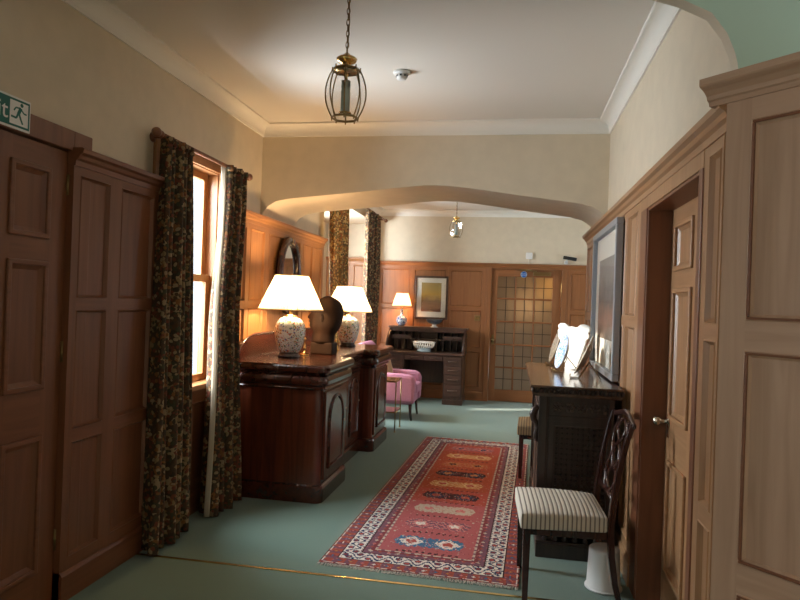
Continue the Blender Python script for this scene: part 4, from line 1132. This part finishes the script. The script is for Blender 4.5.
m.build('shade_trim', shade_m, sh)
ld = bpy.data.lights.new('desk_bulb_light', 'POINT'); ld.energy = 20; ld.color = (1, .50, .20); ld.shadow_soft_size = .04
lo = bpy.data.objects.new('desk_bulb_light', ld); COL.objects.link(lo); lo.parent = dl_; lo.location = (0, 0, .40)
# bowls
bo = thing('footed_bowl', 'dark blue footed bowl on the roll top desk in front of the picture', 'bowl', (-1.18, 9.88, ZD2))
m = MB(); m.lathe([(.06, 0), (.06, .008), (.035, .02), (.032, .045)], n=28); m.build('foot', porc, bo)
m = MB(); m.lathe([(.032, .044), (.075, .058), (.115, .085), (.125, .118), (.128, .124), (.120, .122), (.108, .09), (.07, .066), (.001, .06)], n=36, cap=False); m.build('bowl_body', plain('slate_blue_glaze', (.07, .09, .12), .3, noise=.5, nscale=40, coat=.4), bo)
bs = thing('pierced_basket', 'white pierced porcelain basket bowl on the desk writing surface', 'basket', (-1.29, 9.585, ZD))
m = MB(); m.lathe([(.095, 0), (.11, .006), (.10, .03), (.115, .05), (.125, .062), (.11, .062), (.001, .04)], n=36); m.build('basin', bluew if False else plain('pale_blue_porcelain', (.50, .66, .74), .25, coat=.4), bs)
for k in range(26):
    a = 2 * PI * k / 26; b = a + .16
    m = MB(); m.tube([(.122 * math.cos(a), .122 * math.sin(a), .058), (.150 * math.cos((a + b) / 2), .150 * math.sin((a + b) / 2), .09), (.158 * math.cos(b), .158 * math.sin(b), .128)], .0085, 6); m.build('rib', porc, bs)
m = MB(); m.tube([(.161 * (1 + .025 * math.sin(12 * 2 * PI * k / 72)) * math.cos(2 * PI * k / 72), .161 * (1 + .025 * math.sin(12 * 2 * PI * k / 72)) * math.sin(2 * PI * k / 72), .142) for k in range(72)], .011, 8, closed=True); m.build('rim', porc, bs)

# ------------------------------------------------------------------ armchair, cushion, side table
ac = thing('armchair', 'pink upholstered armchair standing before the roll top desk', 'armchair', (-1.17, 7.97, 0))
# faces +X: front edge at x=0, depth .74 to -x, width .62
aw, ad = .64, .76
m = MB(); m.box(-ad, -.03, .03, aw - .03, .20, .34); m.build('seat_base', pink, ac, bevel=.03)
m = MB(); m.box(-ad + .16, .02, .125, aw - .125, .33, .46); m.build('seat_cushion', pink, ac, bevel=.04)
for y0_, y1_ in ((0, .13), (aw - .13, aw)):
    P = [(-ad + .02, .21), (0, .21), (.005, .50), (-.02, .565), (-.08, .585), (-ad + .10, .60), (-ad + .02, .60)]
    m = MB(); m.prism(P, 'y', y0_, y1_); m.build('arm', pink, ac, bevel=.045)
P = [(-.70, .22), (-.52, .22), (-.58, .60), (-.62, .84), (-.65, .92), (-.70, .965), (-.76, .95), (-.79, .88), (-.78, .5)]
m = MB(); m.prism(P, 'y', .02, aw - .02); m.build('backrest', pink, ac, bevel=.05)
for x, y in ((-.06, .06), (-.06, aw - .06)):
    m = MB(); m.tube([(x, y, .22), (x + .005, y, .10), (x + .02, y, 0)], [.024, .018, .013], 8); m.build('leg', chairw, ac)
for x, y in ((-ad + .06, .06), (-ad + .06, aw - .06)):
    m = MB(); m.tube([(x, y, .22), (x - .02, y, .10), (x - .06, y, 0)], [.024, .018, .013], 8); m.build('leg', chairw, ac)
m = MB()
def pill(u, v):
    a = 2 * PI * u; t = -PI / 2 + PI * v
    ex_ = lambda c: math.copysign(abs(c) ** .55, c)
    return (.06 * math.sin(t), .19 * ex_(math.cos(a)) * abs(math.cos(t)) ** .5, .19 * ex_(math.sin(a)) * abs(math.cos(t)) ** .5)
m.grid(pill, 28, 15, cu=True)
tag(m.build('scatter_cushion', beigec, loc=(-1.60, 8.24, .655), rot=(0, R(-16), 0), fix=False), 'tan scatter cushion leaning on the back of the pink armchair', 'cushion')
st = thing('side_table', 'slim brass framed two tier side table beside the pink armchair', 'table', (-1.63, 7.24, 0))
tw = .36
for x, y in ((.01, .01), (tw - .01, .01), (.01, tw - .01), (tw - .01, tw - .01)):
    m = MB(); m.tube([(x, y, 0), (x, y, .585)], .0075, 8); m.lathe([(.012, 0), (.010, .012)], (x, y, 0), 10); m.build('leg', dbrass, st)
tt = wood('table_top_wood', (.16, .07, .03), (.28, .13, .06), 'X', .2, 1, .5)
m = MB(); m.box(0, tw, 0, tw, .58, .592); m.build('tabletop', tt, st, bevel=.003)
m = MB(); m.box(.008, tw - .008, .008, tw - .008, .225, .235); m.build('lower_shelf', tt, st, bevel=.003)
m = MB()
for z in (.575, .222):
    for a in (((.01, .01), (tw - .01, .01)), ((tw - .01, .01), (tw - .01, tw - .01)), ((tw - .01, tw - .01), (.01, tw - .01)), ((.01, tw - .01), (.01, .01))): m.tube([(*a[0], z), (*a[1], z)], .005, 6)
m.build('frame_rails', gold, st)

# ------------------------------------------------------------------ tall cupboard on the splayed wall
cp = thing('tall_cupboard', 'tall pale oak panelled cupboard with moulded cornice at the right front', 'cupboard', P0, ang_d)
CW = 1.72
cr = [(.20, .645), (.735, 1.388), (1.48, 2.10)]
m = panel_mesh(CW, 2.185, [(.080, .78), (.94, 1.635)], cr, t=.03, rec=.012, mould=.02)
m.xf(Matrix.Translation((0, .0, 0))); m.box(0, CW, 0, .058, 0, 2.185)
m.build('body', [poak, poakh], cp)
m = MB()
for (u0, u1) in ((.080, .78), (.94, 1.635)):
    for (v0, v1) in cr:
        for a in ((u0 + .004, u1 - .004, v0 + .002, v0 + .012), (u0 + .004, u1 - .004, v1 - .012, v1 - .002), (u0 + .002, u0 + .012, v0 + .012, v1 - .012), (u1 - .012, u1 - .002, v0 + .012, v1 - .012)):
            m.box(a[0], a[1], -.034, -.018, a[2], a[3])
m.build('panel_bead', dim_oakh, cp, bevel=.003)
m = MB(); pr = [(.06, 2.168), (-.036, 2.168), (-.042, 2.181), (-.050, 2.185), (-.054, 2.197), (-.072, 2.210), (-.092, 2.218), (-.098, 2.223), (-.098, 2.243), (-.09, 2.246), (.06, 2.246)]
sweep_x(m, pr, -.055, CW, 0); m.build('cornice', poakh, cp)
m = MB(); sweep_x(m, base_profile(.03, .15), 0, CW, 0); m.build('base_board', poakh, cp)

# ------------------------------------------------------------------ light
def area(name, loc, rot, sx, sy, watts, col):
    ld = bpy.data.lights.new(name, 'AREA'); ld.shape = 'RECTANGLE'; ld.size = sx; ld.size_y = sy; ld.energy = watts; ld.color = col
    o = bpy.data.objects.new(name, ld); COL.objects.link(o); o.location = loc; o.rotation_euler = rot
    return o
DAY = (.86, .94, 1.)
area('daylight_sash', (XL - .55, 4.0, 1.85), (0, -PI / 2 + R(18), 0), 1.6, .9, 230, DAY)
bay = area('daylight_bay', (BX - .45, 8.1, 1.9), (0, 0, 0), 2.0, 1.8, 440, DAY); bay.rotation_euler = Vector((1, .40, -.32)).to_track_quat('-Z', 'Y').to_euler()
area('daylight_far_right', (2.95, 8.3, 1.6), (0, PI / 2, 0), 1.6, 2.0, 30, DAY)
area('hall_fill_light', (XL - .45, -1.28, 1.6), (0, -PI / 2, 0), 1.5, 1.65, 72, DAY)  # added fill through the unseen hall window, for the cupboard side
ld = bpy.data.lights.new('sun', 'SUN'); ld.energy = 9; ld.angle = R(1.2); ld.color = (1, .93, .80)
so = bpy.data.objects.new('sun', ld); COL.objects.link(so); so.location = (-6, 0, 6)
so.rotation_euler = Vector((1, .38, -.35)).to_track_quat('-Z', 'Y').to_euler()
# lobby behind the glazed door
ld = bpy.data.lights.new('lobby_lamp', 'POINT'); ld.energy = 7; ld.color = (1, .62, .18); ld.shadow_soft_size = .1
lo = bpy.data.objects.new('lobby_lamp', ld); COL.objects.link(lo); lo.location = (.62, YF + .30, 1.80)
ld = bpy.data.lights.new('lobby_light', 'POINT'); ld.energy = 6; ld.color = (1, .78, .5); ld.shadow_soft_size = .1
lo = bpy.data.objects.new('lobby_light', ld); COL.objects.link(lo); lo.location = (.22, YF + .32, 1.50)
area('lobby_daylight', (.0, 11.2, .5), (-PI / 2, 0, 0), 2.0, .5, 6, (.9, .95, 1))

wd = bpy.data.worlds.new('sky'); S.world = wd; wd.use_nodes = True
bg = wd.node_tree.nodes['Background']; bg.inputs['Color'].default_value = (.82, .92, 1., 1); bg.inputs['Strength'].default_value = 1.6

# ------------------------------------------------------------------ camera
F, vp, roll, Hc = 640., (512., 306.), .0355, 1.5
c_, s_ = math.cos(roll), math.sin(roll); dx, dy = vp[0] - 400, vp[1] - 300
ux = c_ * dx + s_ * dy; uy = -s_ * dx + c_ * dy
yaw = math.atan2(ux, F); pitch = math.atan2(uy, math.hypot(F, ux))
fw = Vector((-math.sin(yaw) * math.cos(pitch), math.cos(yaw) * math.cos(pitch), math.sin(pitch)))
r0 = Vector((math.cos(yaw), math.sin(yaw), 0)); u0 = r0.cross(fw)
rv = c_ * r0 + s_ * u0; uv = -s_ * r0 + c_ * u0
cd = bpy.data.cameras.new('camera'); cd.sensor_width = 36; cd.lens = F / 800 * 36; cd.clip_start = .05
co = bpy.data.objects.new('camera', cd); COL.objects.link(co)
co.matrix_world = Matrix(((rv.x, uv.x, -fw.x, 0), (rv.y, uv.y, -fw.y, 0), (rv.z, uv.z, -fw.z, Hc), (0, 0, 0, 1)))
S.camera = co

S.view_settings.view_transform = 'Standard'; S.view_settings.look = 'None'
S.view_settings.exposure = 0.; S.view_settings.gamma = 1.; S.view_settings.use_curve_mapping = False
S.cycles.max_bounces = 8; S.cycles.diffuse_bounces = 5; S.cycles.transparent_max_bounces = 24; S.cycles.caustics_reflective = False; S.cycles.caustics_refractive = False
S.cycles.sample_clamp_indirect = 6.
S.cycles.use_denoising = True
